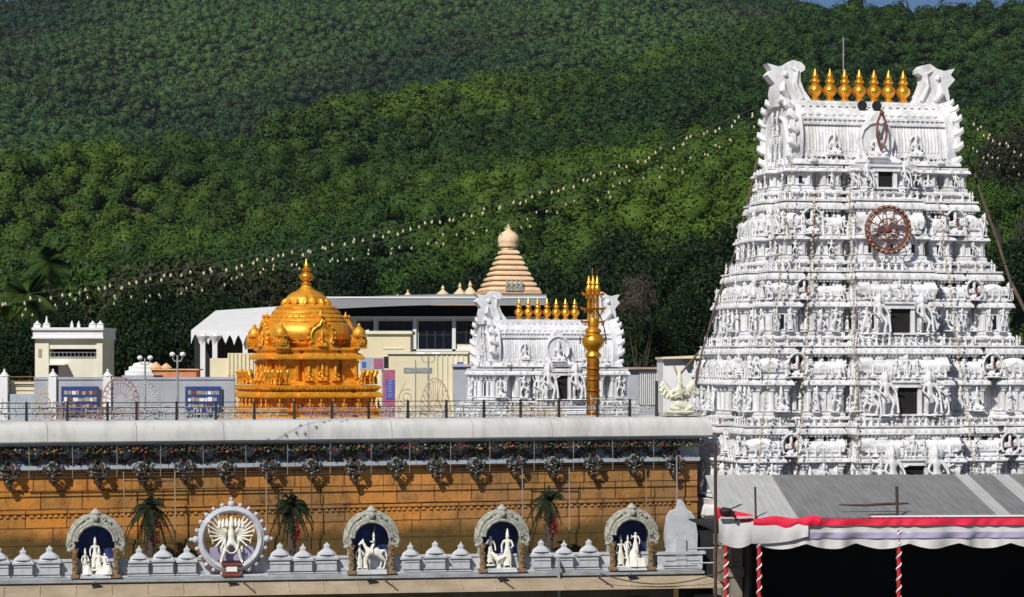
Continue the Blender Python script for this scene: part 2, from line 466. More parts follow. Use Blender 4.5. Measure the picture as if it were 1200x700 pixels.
ys = [318 + i * 20 for i in range(150)] + [3320 + i * 120 for i in range(5)]
me = grid_mesh('hills', lambda y: (-0.29 * y - 60, 0.29 * y + 60), ys, 130, M['soil'], hill_z)
tag(link('hills', me), kind='structure')

def forest(name, n_leaf, spots, material, leaf, label):
    """many crowns as one sheet of leaf clumps: spots = [(x,y,z,r,h,tint)]"""
    cv, cf = ICO1; cf = np.array(cf)
    S = np.array(spots); n = len(S)
    nv = len(cv)
    base = np.repeat(cv[None], n, 0) * (0.58 + 0.4 * rng.random((n, nv, 1)))
    base[:, :, 0:2] *= S[:, None, 3:4]; base[:, :, 2:3] *= S[:, None, 4:5] * 0.5
    base[:, :, 0] += S[:, None, 0]; base[:, :, 1] += S[:, None, 1]; base[:, :, 2] += (S[:, 2] + S[:, 4] * 0.6)[:, None]
    fb = (cf[None] + (np.arange(n) * nv)[:, None, None]).reshape(-1, 3)
    # leaf triangles
    d = rng.normal(size=(n, n_leaf, 3)); d[:, :, 2] = np.abs(d[:, :, 2]) * 1.0 - 0.35
    d /= np.linalg.norm(d, axis=2, keepdims=True)
    # clump directions give an uneven outline
    cl = rng.normal(size=(n, 6, 3)); cl[:, :, 2] = np.abs(cl[:, :, 2]) * 0.8; cl /= np.linalg.norm(cl, axis=2, keepdims=True)
    k = np.einsum('nij,nkj->nik', d, cl).max(axis=2)
    rad = 0.72 + 0.36 * np.clip(k, 0, 1) ** 4 + 0.1 * rng.random((n, n_leaf))
    c = d * rad[:, :, None]
    c[:, :, 0:2] *= S[:, None, 3:4]; c[:, :, 2:3] *= S[:, None, 4:5] * 0.5
    c[:, :, 0] += S[:, None, 0]; c[:, :, 1] += S[:, None, 1]; c[:, :, 2] += (S[:, 2] + S[:, 4] * 0.6)[:, None]
    nn = d + 0.36 * rng.normal(size=d.shape); nn /= np.linalg.norm(nn, axis=2, keepdims=True)
    a = np.cross(nn, rng.normal(size=d.shape)); a /= np.linalg.norm(a, axis=2, keepdims=True) + 1e-9
    b = np.cross(nn, a)
    sz = leaf * (0.7 + 0.7 * rng.random((n, n_leaf, 1)))
    t0 = c + a * sz; t1 = c - a * 0.5 * sz + b * 0.85 * sz; t2 = c - a * 0.5 * sz - b * 0.85 * sz
    tv = np.stack([t0, t1, t2], axis=2).reshape(-1, 3)
    off = n * nv
    ft = (np.arange(n * n_leaf * 3) + off).reshape(-1, 3)
    V = np.concatenate([base.reshape(-1, 3), tv]); Fc = np.concatenate([fb, ft])
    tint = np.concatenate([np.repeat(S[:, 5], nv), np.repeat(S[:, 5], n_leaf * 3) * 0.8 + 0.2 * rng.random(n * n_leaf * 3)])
    me = bpy.data.meshes.new(name)
    me.vertices.add(len(V)); me.vertices.foreach_set('co', V.astype(np.float32).ravel())
    me.loops.add(len(Fc) * 3); me.loops.foreach_set('vertex_index', Fc.astype(np.int32).ravel())
    me.polygons.add(len(Fc)); me.polygons.foreach_set('loop_start', (np.arange(len(Fc)) * 3).astype(np.int32))
    me.polygons.foreach_set('loop_total', np.full(len(Fc), 3, dtype=np.int32))
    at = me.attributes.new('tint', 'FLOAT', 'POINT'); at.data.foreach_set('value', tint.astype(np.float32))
    me.materials.append(material); me.update(calc_edges=True)
    o = link(name, me); tag(o, label, kind='stuff')
    return o

# ---- individual trees
def crown_mesh(name, material, r, h, n_cl, n_leaf, leaf, flat=1.0, seed=1, twigs=False):
    g = np.random.default_rng(seed)
    V = []; 
    cc = g.normal(size=(n_cl, 3)); cc /= np.linalg.norm(cc, axis=1, keepdims=True)
    cc[:, 2] = np.abs(cc[:, 2]) * 0.9 - 0.25
    cc *= (0.35 + 0.5 * g.random((n_cl, 1)))
    out = []
    for i in range(n_cl):
        cr = 0.26 + 0.2 * g.random()
        d = g.normal(size=(n_leaf, 3)); d /= np.linalg.norm(d, axis=1, keepdims=True)
        d[:, 2] = np.where(g.random(n_leaf) < 0.75, np.abs(d[:, 2]), d[:, 2])
        p = cc[i] + d * cr * (0.75 + 0.35 * g.random((n_leaf, 1)))
        nn = d + 0.6 * g.normal(size=d.shape); nn /= np.linalg.norm(nn, axis=1, keepdims=True)
        a = np.cross(nn, g.normal(size=d.shape)); a /= np.linalg.norm(a, axis=1, keepdims=True) + 1e-9
        b = np.cross(nn, a)
        p = p * np.array([r, r, h * 0.55]); p[:, 2] += h * 0.6
        s = leaf * (0.6 + 0.8 * g.random((n_leaf, 1)))
        w = 0.12 if twigs else 0.6
        q = np.stack([p + a * s, p + b * s * w, p - a * s, p - b * s * w], axis=1)
        out.append(q.reshape(-1, 3))
    V = np.concatenate(out); nq = len(V) // 4
    Fq = np.arange(len(V)).reshape(-1, 4)
    me = bpy.data.meshes.new(name)
    me.from_pydata(V.tolist(), [], Fq.tolist()); me.materials.append(material); me.update()
    return me
def trunk_mesh(name, r, h, seed, limbs=6, material=None):
    g = random.Random(seed); m = MB()
    m.tube([(0, 0, -0.5), (0.05 * h * g.uniform(-1, 1), 0, h * 0.3), (0.06 * h * g.uniform(-1, 1), 0.03 * h, h * 0.62)], [r * 0.075, r * 0.055, r * 0.03], 7)
    for i in range(limbs):
        a = 2 * PI * i / limbs + g.uniform(-.4, .4); z = h * g.uniform(0.28, 0.45)
        e = (math.cos(a) * r * g.uniform(.4, .7), math.sin(a) * r * g.uniform(.4, .7), h * g.uniform(.6, .85))
        m.tube([(0, 0, z), (e[0] * .5, e[1] * .5, (z + e[2]) * .52), e], [r * 0.035, r * 0.025, r * 0.01], 5)
    return m.mesh(name, material or M['trunk'])
TREES = {}
def make_tree(kind, loc, r, h, rot, label, group=None, cat='tree'):
    """kind -> shared unit meshes scaled to size"""
    if kind not in TREES:
        base = kind.split(':')[0]; sd_ = len(TREES) + 11
        matl = {'leaf': 'leaf', 'dark': 'leafdark', 'brown': 'leafbrown', 'bare': 'leafgrey', 'hill': 'leaf'}[base]
        if base == 'hill': cm = crown_mesh('crown', M[matl], 1, 2, 14, 90, 0.085, seed=sd_)
        elif base == 'bare': cm = crown_mesh('twigs', M[matl], 1, 2, 16, 130, 0.10, seed=sd_, twigs=True)
        else: cm = crown_mesh('crown', M[matl], 1, 2, 30, 380, 0.034, seed=sd_)
        TREES[kind] = (cm, trunk_mesh('trunk', 1, 2, sd_))
    cm, tm = TREES[kind]
    t = tag(link(kind.split(':')[0] == 'bare' and 'bare_tree' or 'broadleaf_tree', None, None, loc, rot), label, cat, group)
    hc = min(h, 2.8 * r); zo = 1.15 * (h - hc)
    link('twigs' if kind.startswith('bare') else 'crown', cm, t, (0, 0, zo), 0, (r, r, hc / 2)); link('trunk', tm, t, (0, 0, 0), 0, (r, r, (zo + hc) / 2))
    return t

# forest on the near hill: the nearest 230 as trees of their own, the rest as one wood
near = []; y = 575.0
while y < 1790:
    step = 7.2 + (y - 575) * 0.0012
    x = -0.245 * y
    while x < 0.245 * y:
        xx = x + rng.uniform(-3.6, 3.6); yy = y + rng.uniform(-3.6, 3.6)
        u = 600 + F * xx / yy
        if yy < near_ridge_d(u) + 25:
            near.append((xx, yy))
        x += step
    y += step
sp = []
for (x, y) in near:
    z = hill_z(x, y)
    big = noise.noise(Vector((x * .01, y * .01, 3)))
    r = (3.4 + 4.2 * rng.random() ** 1.7) * (1 + 0.15 * big); h = r * rng.uniform(1.5, 2.3)
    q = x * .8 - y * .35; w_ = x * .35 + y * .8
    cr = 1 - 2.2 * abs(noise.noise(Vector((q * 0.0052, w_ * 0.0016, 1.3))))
    t = float(np.clip(0.06 + 0.36 * cr + 0.6 * noise.noise(Vector((x * .008, y * .005, 8))) + .35 * noise.noise(Vector((x * .03, y * .02, 2))) + rng.uniform(-.18, .18), 0, 1)) ** 1.3  # fold light and shade put into the tint: bright crests, dark gullies
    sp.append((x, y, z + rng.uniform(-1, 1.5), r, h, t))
cut = 600
front = [s for s in sp if s[1] < cut]; back = [s for s in sp if s[1] >= cut]
random.Random(3).shuffle(front)
for i, s in enumerate(front[:200]):
    make_tree('hill:%d' % (i % 5), (s[0], s[1], s[2]), s[3] * 1.1, s[4] * 1.35, rng.uniform(0, 6.28),
              'broadleaf tree among many like it at the foot of the wooded hill', 'trees along the foot of the wooded hill')
nb = [s for s in back if s[1] < 1100]; fb_ = [s for s in back if s[1] >= 1100]
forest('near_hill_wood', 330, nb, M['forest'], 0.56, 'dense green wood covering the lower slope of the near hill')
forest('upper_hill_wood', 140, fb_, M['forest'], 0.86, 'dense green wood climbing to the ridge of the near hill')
sp = []; y = 1650.0
while y < 3240:
    step = 9.4 + (y - 1650) * 0.0012
    x = -0.235 * y
    while x < 0.235 * y:
        xx = x + rng.uniform(-3.5, 3.5); yy = y + rng.uniform(-3.5, 3.5)
        u = 600 + F * xx / yy
        if yy > near_ridge_d(u) + 320 and interp(u, RF_U, RF_Y) < interp(u, RN_U, RN_Y) + 6:
            z = hill_z(xx, yy)
            if (HY - (z + 9 - ZC) * F / yy) < interp(u, RN_U, RN_Y) + 8:
                r = 4.2 + 5 * rng.random() ** 1.5
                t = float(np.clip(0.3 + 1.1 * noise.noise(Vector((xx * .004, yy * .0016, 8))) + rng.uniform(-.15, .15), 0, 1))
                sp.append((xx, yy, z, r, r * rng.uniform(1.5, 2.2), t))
        x += step
    y += step
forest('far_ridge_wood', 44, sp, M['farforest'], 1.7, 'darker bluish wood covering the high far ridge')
for (px_, r_, h_) in ((1003, 6.5, 20), (972, 5, 12), (985, 4.4, 10), (1040, 4.6, 10), (1128, 6.0, 13)):
    u_ = px_; d_ = near_ridge_d(u_); x_ = (px_ - 600) * d_ / F
    make_tree('dark:%d' % (px_ % 3), (x_, d_, hill_z(x_, d_) - 1), r_, h_, px_, {1003: 'tall dark tree standing highest on the skyline above the white tower',
        972: 'small skyline tree just left of the tallest ridge tree', 985: 'low round skyline tree touching the tallest ridge tree',
        1040: 'round skyline tree on the ridge right of the tallest one', 1128: 'wide skyline tree where the ridge meets the sky at the right'}[px_])

# ---- nearer trees in the town
def ptree(kind, px_, py_top, d, wpx, label, base=0.0, group=None):
    x_ = (px_ - 600) * d / F; zt = ZC - (py_top - HY) * d / F
    return make_tree(kind, (x_, d, base), wpx * d / F / 2, (zt - base) * 1.0, px_ * 1.3, label, group)
for a in [
    ('leaf:0', 12, 362, 275, 120, 'green leafy tree behind the compound wall at the left picture edge'),
    ('leaf:1', 96, 322, 345, 150, 'light green spreading tree rising behind the cream pavilion'),
    ('dark:0', 150, 368, 240, 110, 'dark tree immediately right of the cream pavilion'),
    ('dark:1', 205, 372, 250, 110, 'dark tree just left of the white scalloped canopy'),
    ('dark:2', 20, 392, 215, 90, 'dark bush-like tree left of the cream pavilion'),
    ('brown:0', 225, 305, 330, 200, 'wide flat brownish rain tree left of the golden dome'),
    ('brown:1', 150, 322, 345, 190, 'dull brown-green tree behind the light strings at the left'),
    ('brown:2', 320, 318, 360, 170, 'brownish tree directly behind the golden dome'),
    ('dark:0', 410, 322, 400, 110, 'dark green tree right behind the golden dome finial'),
    ('leaf:2', 470, 318, 420, 100, 'green tree behind the grey curved roof'),
    ('dark:1', 690, 330, 330, 110, 'dark tree behind the gilded pillar top'),
    ('dark:2', 760, 312, 330, 150, 'very dark wide tree right of the small white tower'),
    ('dark:0', 830, 330, 320, 130, 'very dark tree touching the left slope of the big white tower'),
    ('dark:1', 880, 300, 360, 150, 'very dark tree half hidden behind the big white tower'),
    ('dark:2', 700, 366, 260, 90, 'dark low tree behind the small white tower roof end'),
    ('dark:1', 752, 372, 240, 110, 'low black-green tree above the grey sheds'),
    ('dark:0', 806, 366, 250, 90, 'low black-green tree above the white shed wall'),
    ('bare:0', 748, 345, 233, 62, 'bare grey tree without leaves right of the gilded pillar'),
    ('dark:2', 640, 322, 380, 120, 'dark tree just right of the peach stepped spire'),
    ('dark:0', 560, 326, 390, 110, 'dark tree just left of the peach stepped spire'),
    ('dark:1', 505, 332, 400, 90, 'dark tree above the row of small peach spires'),
    ('dark:2', 800, 292, 400, 130, 'tall very dark tree left of the big tower flank'),
    ('dark:0', 725, 290, 420, 130, 'tall dark tree high behind the gilded pillar'),
    ('dark:1', 860, 268, 430, 130, 'highest dark tree left of the big white tower'),
    ('dark:0', 70, 366, 250, 90, 'dark tree directly behind the cream pavilion roof'),
    ('dark:1', 255, 352, 300, 90, 'dark tree above the white scalloped canopy'),
    ('dark:2', 185, 345, 290, 100, 'dark tree between the pavilion and the canopy, behind the nearer two'),
    ('dark:1', 1195, 290, 330, 120, 'dark tree right of the big white tower low down'),
    ('brown:1', 1185, 178, 620, 90, 'brownish tree right of the big white tower high up'),
    ('leaf:0', 1150, 240, 560, 70, 'green tree touching the right slope of the big white tower'),
]:
    ptree(*a)
def coconut(px_, py_crown, d, frond, label, base=0.0, name='coconut_palm'):
    x_ = (px_ - 600) * d / F; zt = ZC - (py_crown - HY) * d / F
    t = thing(name, label, 'palm tree', (x_, d, base), px_ * .7)
    m = MB(); m.tube([(0, 0, -.3), (.15, .1, zt * .5), (0, 0, zt - base)], [.28, .2, .15], 8); part('trunk', m, M['palmtrunk'], t)
    m = MB(); g = random.Random(px_)
    for i in range(19):
        a = i * 2.399; el = R(g.uniform(-35, 75)); L = frond * g.uniform(.85, 1.1)
        pts = []
        for k in range(9):
            s = k / 8
            rr = L * s * math.cos(el) * (1 - .1 * s); zz = L * (s * math.sin(el) - .62 * s * s * (1 - .3 * math.sin(el)))
            pts.append(Vector((math.cos(a) * rr, math.sin(a) * rr, zt - base + zz)))
        m.tube(pts, [.05 - .005 * k for k in range(9)], 4)
        side = Vector((-math.sin(a), math.cos(a), 0))
        for k in range(1, 26):
            s = k / 26 * 8; j = min(7, int(s)); p = pts[j].lerp(pts[j + 1], s - j)
            dirn = (pts[j + 1] - pts[j]).normalized()
            ll = frond * .3 * math.sin(PI * min(1, .12 + k / 28))
            for sg in (-1, 1):
                e = p + side * sg * ll + dirn * ll * .5 + Vector((0, 0, -ll * .75))
                m.add([p - dirn * .08, p + dirn * .11, e], [(0, 1, 2)])
    part('crown', m, M['palm'], t, angle=0)
    return t
coconut(58, 306, 300, 4.6, 'tall coconut palm rising above the light green tree at far left')
coconut(34, 347, 235, 4.4, 'lower yellow-green coconut palm at the far left edge')
coconut(8, 380, 225, 3.6, 'lowest coconut palm at the left picture edge')
# ------------------------------------------------------------------ sculpture
def skinned(name, joints, bones, material, sub=1, extra=None):
    """one continuous body grown over a skeleton: joints {name: (x,y,z,r[,ry])}"""
    names = list(joints); ix = {k: i for i, k in enumerate(names)}
    me = bpy.data.meshes.new(name + '_sk')
    me.from_pydata([joints[k][:3] for k in names], [(ix[a], ix[b]) for a, b in bones], [])
    o = bpy.data.objects.new(name + '_tmp', me); COL.objects.link(o)
    sk = o.modifiers.new('s', 'SKIN'); sk.use_smooth_shade = True; sk.branch_smoothing = 0.6
    for i, k in enumerate(names):
        r = joints[k][3]; r2 = joints[k][4] if len(joints[k]) > 4 else r
        me.skin_vertices[0].data[i].radius = (r, r2)
    me.skin_vertices[0].data[0].use_root = True
    ss = o.modifiers.new('u', 'SUBSURF'); ss.levels = sub; ss.render_levels = sub
    dg = bpy.context.evaluated_depsgraph_get()
    ev = o.evaluated_get(dg)
    r = bpy.data.meshes.new_from_object(ev)
    vs = [v.co[:] for v in r.vertices]; fs = [tuple(p.vertices) for p in r.polygons]
    bpy.data.objects.remove(o); bpy.data.meshes.remove(me); bpy.data.meshes.remove(r)
    mb = MB(); mb.add(vs, fs)
    if extra: extra(mb)
    out = mb.mesh(name, material, 70)
    return out
def biped(arms, legs, head=(0, 0), lean=0.0, crown=True, n_extra=0, base=True, skirt=True):
    """unit-height figure facing -y. arms: list of (side, elbow, hand); legs: list of (side, knee, foot)"""
    j = {'pelvis': (0, 0, .46, .075, .06), 'waist': (lean * .3, 0, .55, .06, .05), 'chest': (lean * .7, 0, .66, .088, .065),
         'neck': (lean + 0, -.005, .735, .034), 'head': (lean + head[0], -.015, .79, .05, .055)}
    b = [('pelvis', 'waist'), ('waist', 'chest'), ('chest', 'neck'), ('neck', 'head')]
    if crown:
        j['crown1'] = (lean + head[0], 0, .86, .05); j['crown2'] = (lean + head[0], 0, .93, .034); j['crown3'] = (lean + head[0], 0, 1.0, .012)
        b += [('head', 'crown1'), ('crown1', 'crown2'), ('crown2', 'crown3')]
    else:
        j['hair'] = (lean + head[0], .01, .84, .04); b += [('head', 'hair')]
    for i, (s, e, h) in enumerate(arms):
        sh = 's%d' % i
        j[sh] = (lean * .7 + s * .105, 0, .69 - .02 * (i // 2), .032)
        j['e%d' % i] = (e[0], e[1], e[2], .026); j['w%d' % i] = (h[0], h[1], h[2], .019)
        d = Vector(h) - Vector(e); d = d.normalized() * .035
        j['p%d' % i] = (h[0] + d.x, h[1] + d.y, h[2] + d.z, .021)
        b += [('chest', sh), (sh, 'e%d' % i), ('e%d' % i, 'w%d' % i), ('w%d' % i, 'p%d' % i)]
    for i, (s, k, f) in enumerate(legs):
        j['h%d' % i] = (s * .055, 0, .42, .062); j['k%d' % i] = (k[0], k[1], k[2], .045); j['a%d' % i] = (f[0], f[1], f[2], .028)
        j['t%d' % i] = (f[0] + s * .015, f[1] - .055, max(.022, f[2] - .02), .02)
        b += [('pelvis', 'h%d' % i), ('h%d' % i, 'k%d' % i), ('k%d' % i, 'a%d' % i), ('a%d' % i, 't%d' % i)]
    return j, b
def halo(mb, r=.12, z=.81):
    mb.lathe([(r, -.01), (r, .01), (r * .6, .014)], (0, 0, 0), 12) if False else None
    old = mb.xf.copy(); mb.xf = old @ txyz(0, .05, z) @ rx(PI / 2)
    mb.lathe([(r, -.012), (r * 1.05, 0), (r, .012)], (0, 0, 0), 14); mb.xf = old
def ped(mb, w=.18, h=.03):
    mb.lathe([(w, -.03), (w * 1.05, -.01), (w * .9, h * .3)], (0, 0, 0), 10, 1, .7)
def skirt_(mb, r=.13, z0=.07, z1=.47):
    mb.lathe([(r, z0), (r * .8, (z0 + z1) / 2), (.075, z1)], (0, .005, 0), 10, 1, .65)
def face_(mb, x=0, z=.79, y=-.068):
    mb.ico((x, y, z - .004), .01, 1, (.8, 1.2, 1.5)); 
    for sg in (-1, 1):
        mb.ico((x + sg * .05, -.012, z), .012, 1, (.5, .9, 1.5)); mb.ico((x + sg * .02, y + .012, z + .012), .008, 1)
L_ = [(-1, (-.075, -.01, .24), (-.08, 0, .05)), (1, (.075, -.01, .24), (.085, 0, .05))]
SM = {}
def S(k, fn):
    SM[k] = fn()
def mk(k, arms, legs, material='white', **kw):
    ex = kw.pop('extra', None)
    def extra(mb):
        face_(mb); ped(mb)
        if ex: ex(mb)
    j, b = biped(arms, legs, **kw)
    SM[k] = skinned('statue_' + k, j, b, M[material], 1, extra)
mk('stand', [(-1, (-.17, -.03, .55), (-.13, -.1, .46)), (1, (.18, -.02, .57), (.16, -.1, .68))], L_, extra=lambda m: (halo(m), skirt_(m)))
mk('raise', [(-1, (-.19, 0, .62), (-.21, -.03, .78)), (1, (.17, -.02, .55), (.12, -.09, .5))], [(-1, (-.08, -.02, .25), (-.12, 0, .05)), (1, (.12, -.03, .25), (.06, 0, .05))], lean=.02, extra=lambda m: (halo(m), skirt_(m, .1, .2)))
mk('guard', [(-1, (-.2, 0, .64), (-.24, -.02, .8)), (1, (.2, -.01, .58), (.27, -.08, .62)), (-1, (-.19, -.05, .52), (-.12, -.14, .44)), (1, (.19, -.05, .5), (.2, -.1, .34))],
   [(-1, (-.09, -.03, .25), (-.07, 0, .05)), (1, (.15, -.07, .27), (.1, -.02, .06))], lean=-.02,
   extra=lambda m: (halo(m, .14), skirt_(m, .09, .27), m.tube([(.23, -.1, .04), (.21, -.1, .36)], [.035, .018], 6)))
mk('dance', [(-1, (-.2, 0, .68), (-.16, -.04, .84)), (1, (.2, 0, .66), (.3, -.05, .74))], [(-1, (-.13, -.05, .26), (-.05, 0, .05)), (1, (.19, -.1, .38), (.08, -.08, .2))], lean=.03, extra=lambda m: halo(m))
mk('pray', [(-1, (-.15, -.06, .56), (-.02, -.13, .62)), (1, (.15, -.06, .56), (.02, -.13, .62))], L_, extra=lambda m: skirt_(m, .12))
mk('plain', [(-1, (-.16, -.01, .55), (-.15, -.05, .42)), (1, (.16, -.01, .55), (.1, -.11, .52))], L_, material='statue', extra=lambda m: skirt_(m, .12))
mk('plainraise', [(-1, (-.17, -.04, .6), (-.16, -.12, .72)), (1, (.17, -.01, .55), (.15, -.07, .43))], L_, material='statue', crown=False, extra=lambda m: skirt_(m, .13))
def seated(k, material, wings=False, scale=1.0):
    j = {'pelvis': (0, .02, .16, .12, .1), 'waist': (0, .01, .28, .09, .07), 'chest': (0, 0, .44, .13, .09), 'neck': (0, 0, .55, .05),
         'head': (0, -.02, .63, .075, .08), 'crown1': (0, 0, .74, .07), 'crown2': (0, 0, .84, .05), 'crown3': (0, 0, .95, .015)}
    b = [('pelvis', 'waist'), ('waist', 'chest'), ('chest', 'neck'), ('neck', 'head'), ('head', 'crown1'), ('crown1', 'crown2'), ('crown2', 'crown3')]
    for s, n in ((-1, 'l'), (1, 'r')):
        j['s' + n] = (s * .16, 0, .49, .05); j['e' + n] = (s * .23, -.04, .34, .042)
        if wings: j['w' + n] = (s * .05, -.17, .42, .03)
        else: j['w' + n] = (s * .18, -.17, .3, .03)
        j['k' + n] = (s * .27, -.13, .12, .065); j['f' + n] = (s * .05, -.2, .07, .04)
        b += [('chest', 's' + n), ('s' + n, 'e' + n), ('e' + n, 'w' + n), ('pelvis', 'k' + n), ('k' + n, 'f' + n)]
    def extra(mb):
        mb.lathe([(.34, -.02), (.36, .02), (.3, .05)], (0, -.05, 0), 12, 1, .7)
        if wings:
            for s in (-1, 1):
                for q in range(5):
                    a = R(42 + q * 25)
                    L = .38 - .03 * q
                    x = s * (.16 + .06 * math.cos(a)); z = .5
                    mb.tube([(x, .08, z - .06 * q), (x + s * L * .45 * math.sin(a + .5), .1, z + .02 + L * .45 * math.cos(a)), (x + s * L * .62 * math.sin(a + .2), .1, z - .06 + L * .62 * math.cos(a + .3))], [.06, .09, .055], 7)
        mb.ico((0, -.1, .62), .016, 1, (.8, 1.5, 1.5))
        for s in (-1, 1): mb.ico((s * .028, -.085, .645), .012, 1)
    SM[k] = skinned('statue_' + k, j, b, M[material], 1, extra)
seated('seated', 'white'); seated('winged', 'white', True); seated('winged_cream', 'cream_statue', True); seated('gold_seated', 'gold')
def lion(k, material):
    j = {'chest': (0, -.12, .5, .15, .13), 'belly': (0, .1, .36, .12), 'rump': (0, .3, .24, .17, .15), 'neck': (0, -.16, .68, .12), 'head': (0, -.24, .82, .13),
         'muzzle': (0, -.38, .79, .08)}
    b = [('chest', 'belly'), ('belly', 'rump'), ('chest', 'neck'), ('neck', 'head'), ('head', 'muzzle')]
    for s, n in ((-1, 'l'), (1, 'r')):
        j['s' + n] = (s * .1, -.17, .46, .07); j['k' + n] = (s * .11, -.2, .22, .05); j['p' + n] = (s * .11, -.22, .04, .055)
        j['h' + n] = (s * .14, .18, .2, .09); j['q' + n] = (s * .16, .02, .05, .055)
        j['a' + n] = (s * .09, -.2, .95, .035)
        b += [('chest', 's' + n), ('s' + n, 'k' + n), ('k' + n, 'p' + n), ('rump', 'h' + n), ('h' + n, 'q' + n), ('head', 'a' + n)]
    SM[k] = skinned('lion_' + k, j, b, M[material], 1)
lion('gold_lion', 'gold')
def horse(k, material):
    """white horse walking to the left (-x), head up, one foreleg raised"""
    j = {'barrel': (0, 0, .62, .15, .13), 'chest': (-.22, 0, .64, .15, .12), 'rump': (.24, 0, .66, .155, .13), 'neck1': (-.33, 0, .76, .1, .075), 'neck2': (-.4, 0, .9, .075, .055),
         'poll': (-.43, 0, 1.0, .055), 'head': (-.5, 0, .95, .05), 'muzzle': (-.6, 0, .84, .034), 'ear': (-.42, .02, 1.07, .015),
         'tail1': (.4, 0, .68, .035), 'tail2': (.46, 0, .5, .04), 'tail3': (.47, 0, .3, .018)}
    b = [('barrel', 'chest'), ('barrel', 'rump'), ('chest', 'neck1'), ('neck1', 'neck2'), ('neck2', 'poll'), ('poll', 'head'), ('head', 'muzzle'), ('poll', 'ear'),
         ('rump', 'tail1'), ('tail1', 'tail2'), ('tail2', 'tail3')]
    for s, n, up in ((-1, 'n', True), (1, 'f', False)):
        y = s * .08
        j['sh' + n] = (-.25, y, .52, .065)
        if up: j['kn' + n] = (-.38, y, .42, .04); j['fe' + n] = (-.33, y, .25, .026); j['ho' + n] = (-.36, y, .19, .034)
        else: j['kn' + n] = (-.26, y, .32, .038); j['fe' + n] = (-.25, y, .1, .026); j['ho' + n] = (-.27, y, .03, .036)
        dx = .07 if up else -.04
        j['st' + n] = (.2, y, .48, .08); j['hk' + n] = (.34 + dx, y, .3, .04); j['hf' + n] = (.28 + dx, y, .1, .026); j['hh' + n] = (.26 + dx, y, .03, .036)
        b += [('chest', 'sh' + n), ('sh' + n, 'kn' + n), ('kn' + n, 'fe' + n), ('fe' + n, 'ho' + n), ('rump', 'st' + n), ('st' + n, 'hk' + n), ('hk' + n, 'hf' + n), ('hf' + n, 'hh' + n)]
    SM[k] = skinned('horse_' + k, j, b, M[material], 1)
horse('horse', 'statue')
def rider():
    j = {'pelvis': (0, 0, .12, .09), 'chest': (0, 0, .34, .1, .08), 'neck': (-.01, 0, .44, .035), 'head': (-.02, 0, .52, .06), 'crown': (-.01, 0, .62, .045), 'tip': (0, 0, .72, .012),
         'sl': (0, -.12, .38, .035), 'el': (-.1, -.14, .28, .03), 'hl': (-.2, -.06, .3, .024), 'sr': (0, .12, .38, .035), 'er': (.08, .16, .5, .03), 'hr': (.02, .16, .66, .024),
         'kl': (-.12, -.16, .02, .055), 'fl': (-.06, -.19, -.22, .03), 'kr': (-.12, .16, .02, .055), 'fr': (-.06, .19, -.22, .03)}
    b = [('pelvis', 'chest'), ('chest', 'neck'), ('neck', 'head'), ('head', 'crown'), ('crown', 'tip'), ('chest', 'sl'), ('sl', 'el'), ('el', 'hl'), ('chest', 'sr'), ('sr', 'er'), ('er', 'hr'),
         ('pelvis', 'kl'), ('kl', 'fl'), ('pelvis', 'kr'), ('kr', 'fr')]
    SM['rider'] = skinned('rider', j, b, M['statue'], 1, lambda m: m.tube([(.02, .16, .68), (.1, .2, .95)], [.018, .008], 5))
rider()
def cosmic():
    j = {'pelvis': (0, 0, .42, .075, .06), 'waist': (0, 0, .5, .055), 'chest': (0, 0, .61, .09, .065), 'neck': (0, 0, .69, .04), 'head': (0, -.02, .75, .055), 'crown1': (0, 0, .84, .05), 'crown2': (0, 0, .93, .02)}
    b = [('pelvis', 'waist'), ('waist', 'chest'), ('chest', 'neck'), ('neck', 'head'), ('head', 'crown1'), ('crown1', 'crown2')]
    for s, n in ((-1, 'l'), (1, 'r')):
        j['hp' + n] = (s * .08, 0, .39, .06); j['kn' + n] = (s * .15, -.02, .22, .042); j['an' + n] = (s * .2, 0, .05, .028); j['to' + n] = (s * .22, -.06, .02, .022)
        b += [('pelvis', 'hp' + n), ('hp' + n, 'kn' + n), ('kn' + n, 'an' + n), ('an' + n, 'to' + n)]
    def extra(mb):
        face_(mb, 0, .75, -.07)
        for s in (-1, 1):
            for q in range(3):     # side heads
                x = s * (.085 + .075 * q)
                mb.ico((x, .02, .755 - .012 * q), .045 - .004 * q, 2, (.9, 1, 1.15)); mb.lathe([(.036, 0), (.03, .05), (.006, .11)], (x, .02, .79 - .012 * q), 8)
            for q in range(9):     # fan of arms
                a = R(62 - q * 17); L = .36 + .02 * math.sin(q)
                p0 = (s * .09, .01 + .012 * q, .63 - .012 * q); p1 = (s * (.1 + .17 * math.cos(a)), .03, .6 + .17 * math.sin(a))
                p2 = (s * (.1 + L * math.cos(a)), -.02, .62 + L * math.sin(a + .18))
                mb.tube([p0, p1, p2], [.03, .023, .015], 6); mb.ico(p2, .024, 1)
                if q % 2 == 0: mb.tube([(p2[0], -.03, p2[2] - .05), (p2[0] + s * .02, -.03, p2[2] + .07)], .01, 5)
        mb.tube([(math.sin(t) * .135, -.05, .39 - .19 * math.cos(t)) for t in [R(-115 + 23 * i) for i in range(11)]], .018, 6)   # long garland
    SM['cosmic'] = skinned('statue_many_armed', j, b, M['statue'], 1, extra)
cosmic()
STD = ['stand', 'raise', 'guard', 'dance', 'pray']

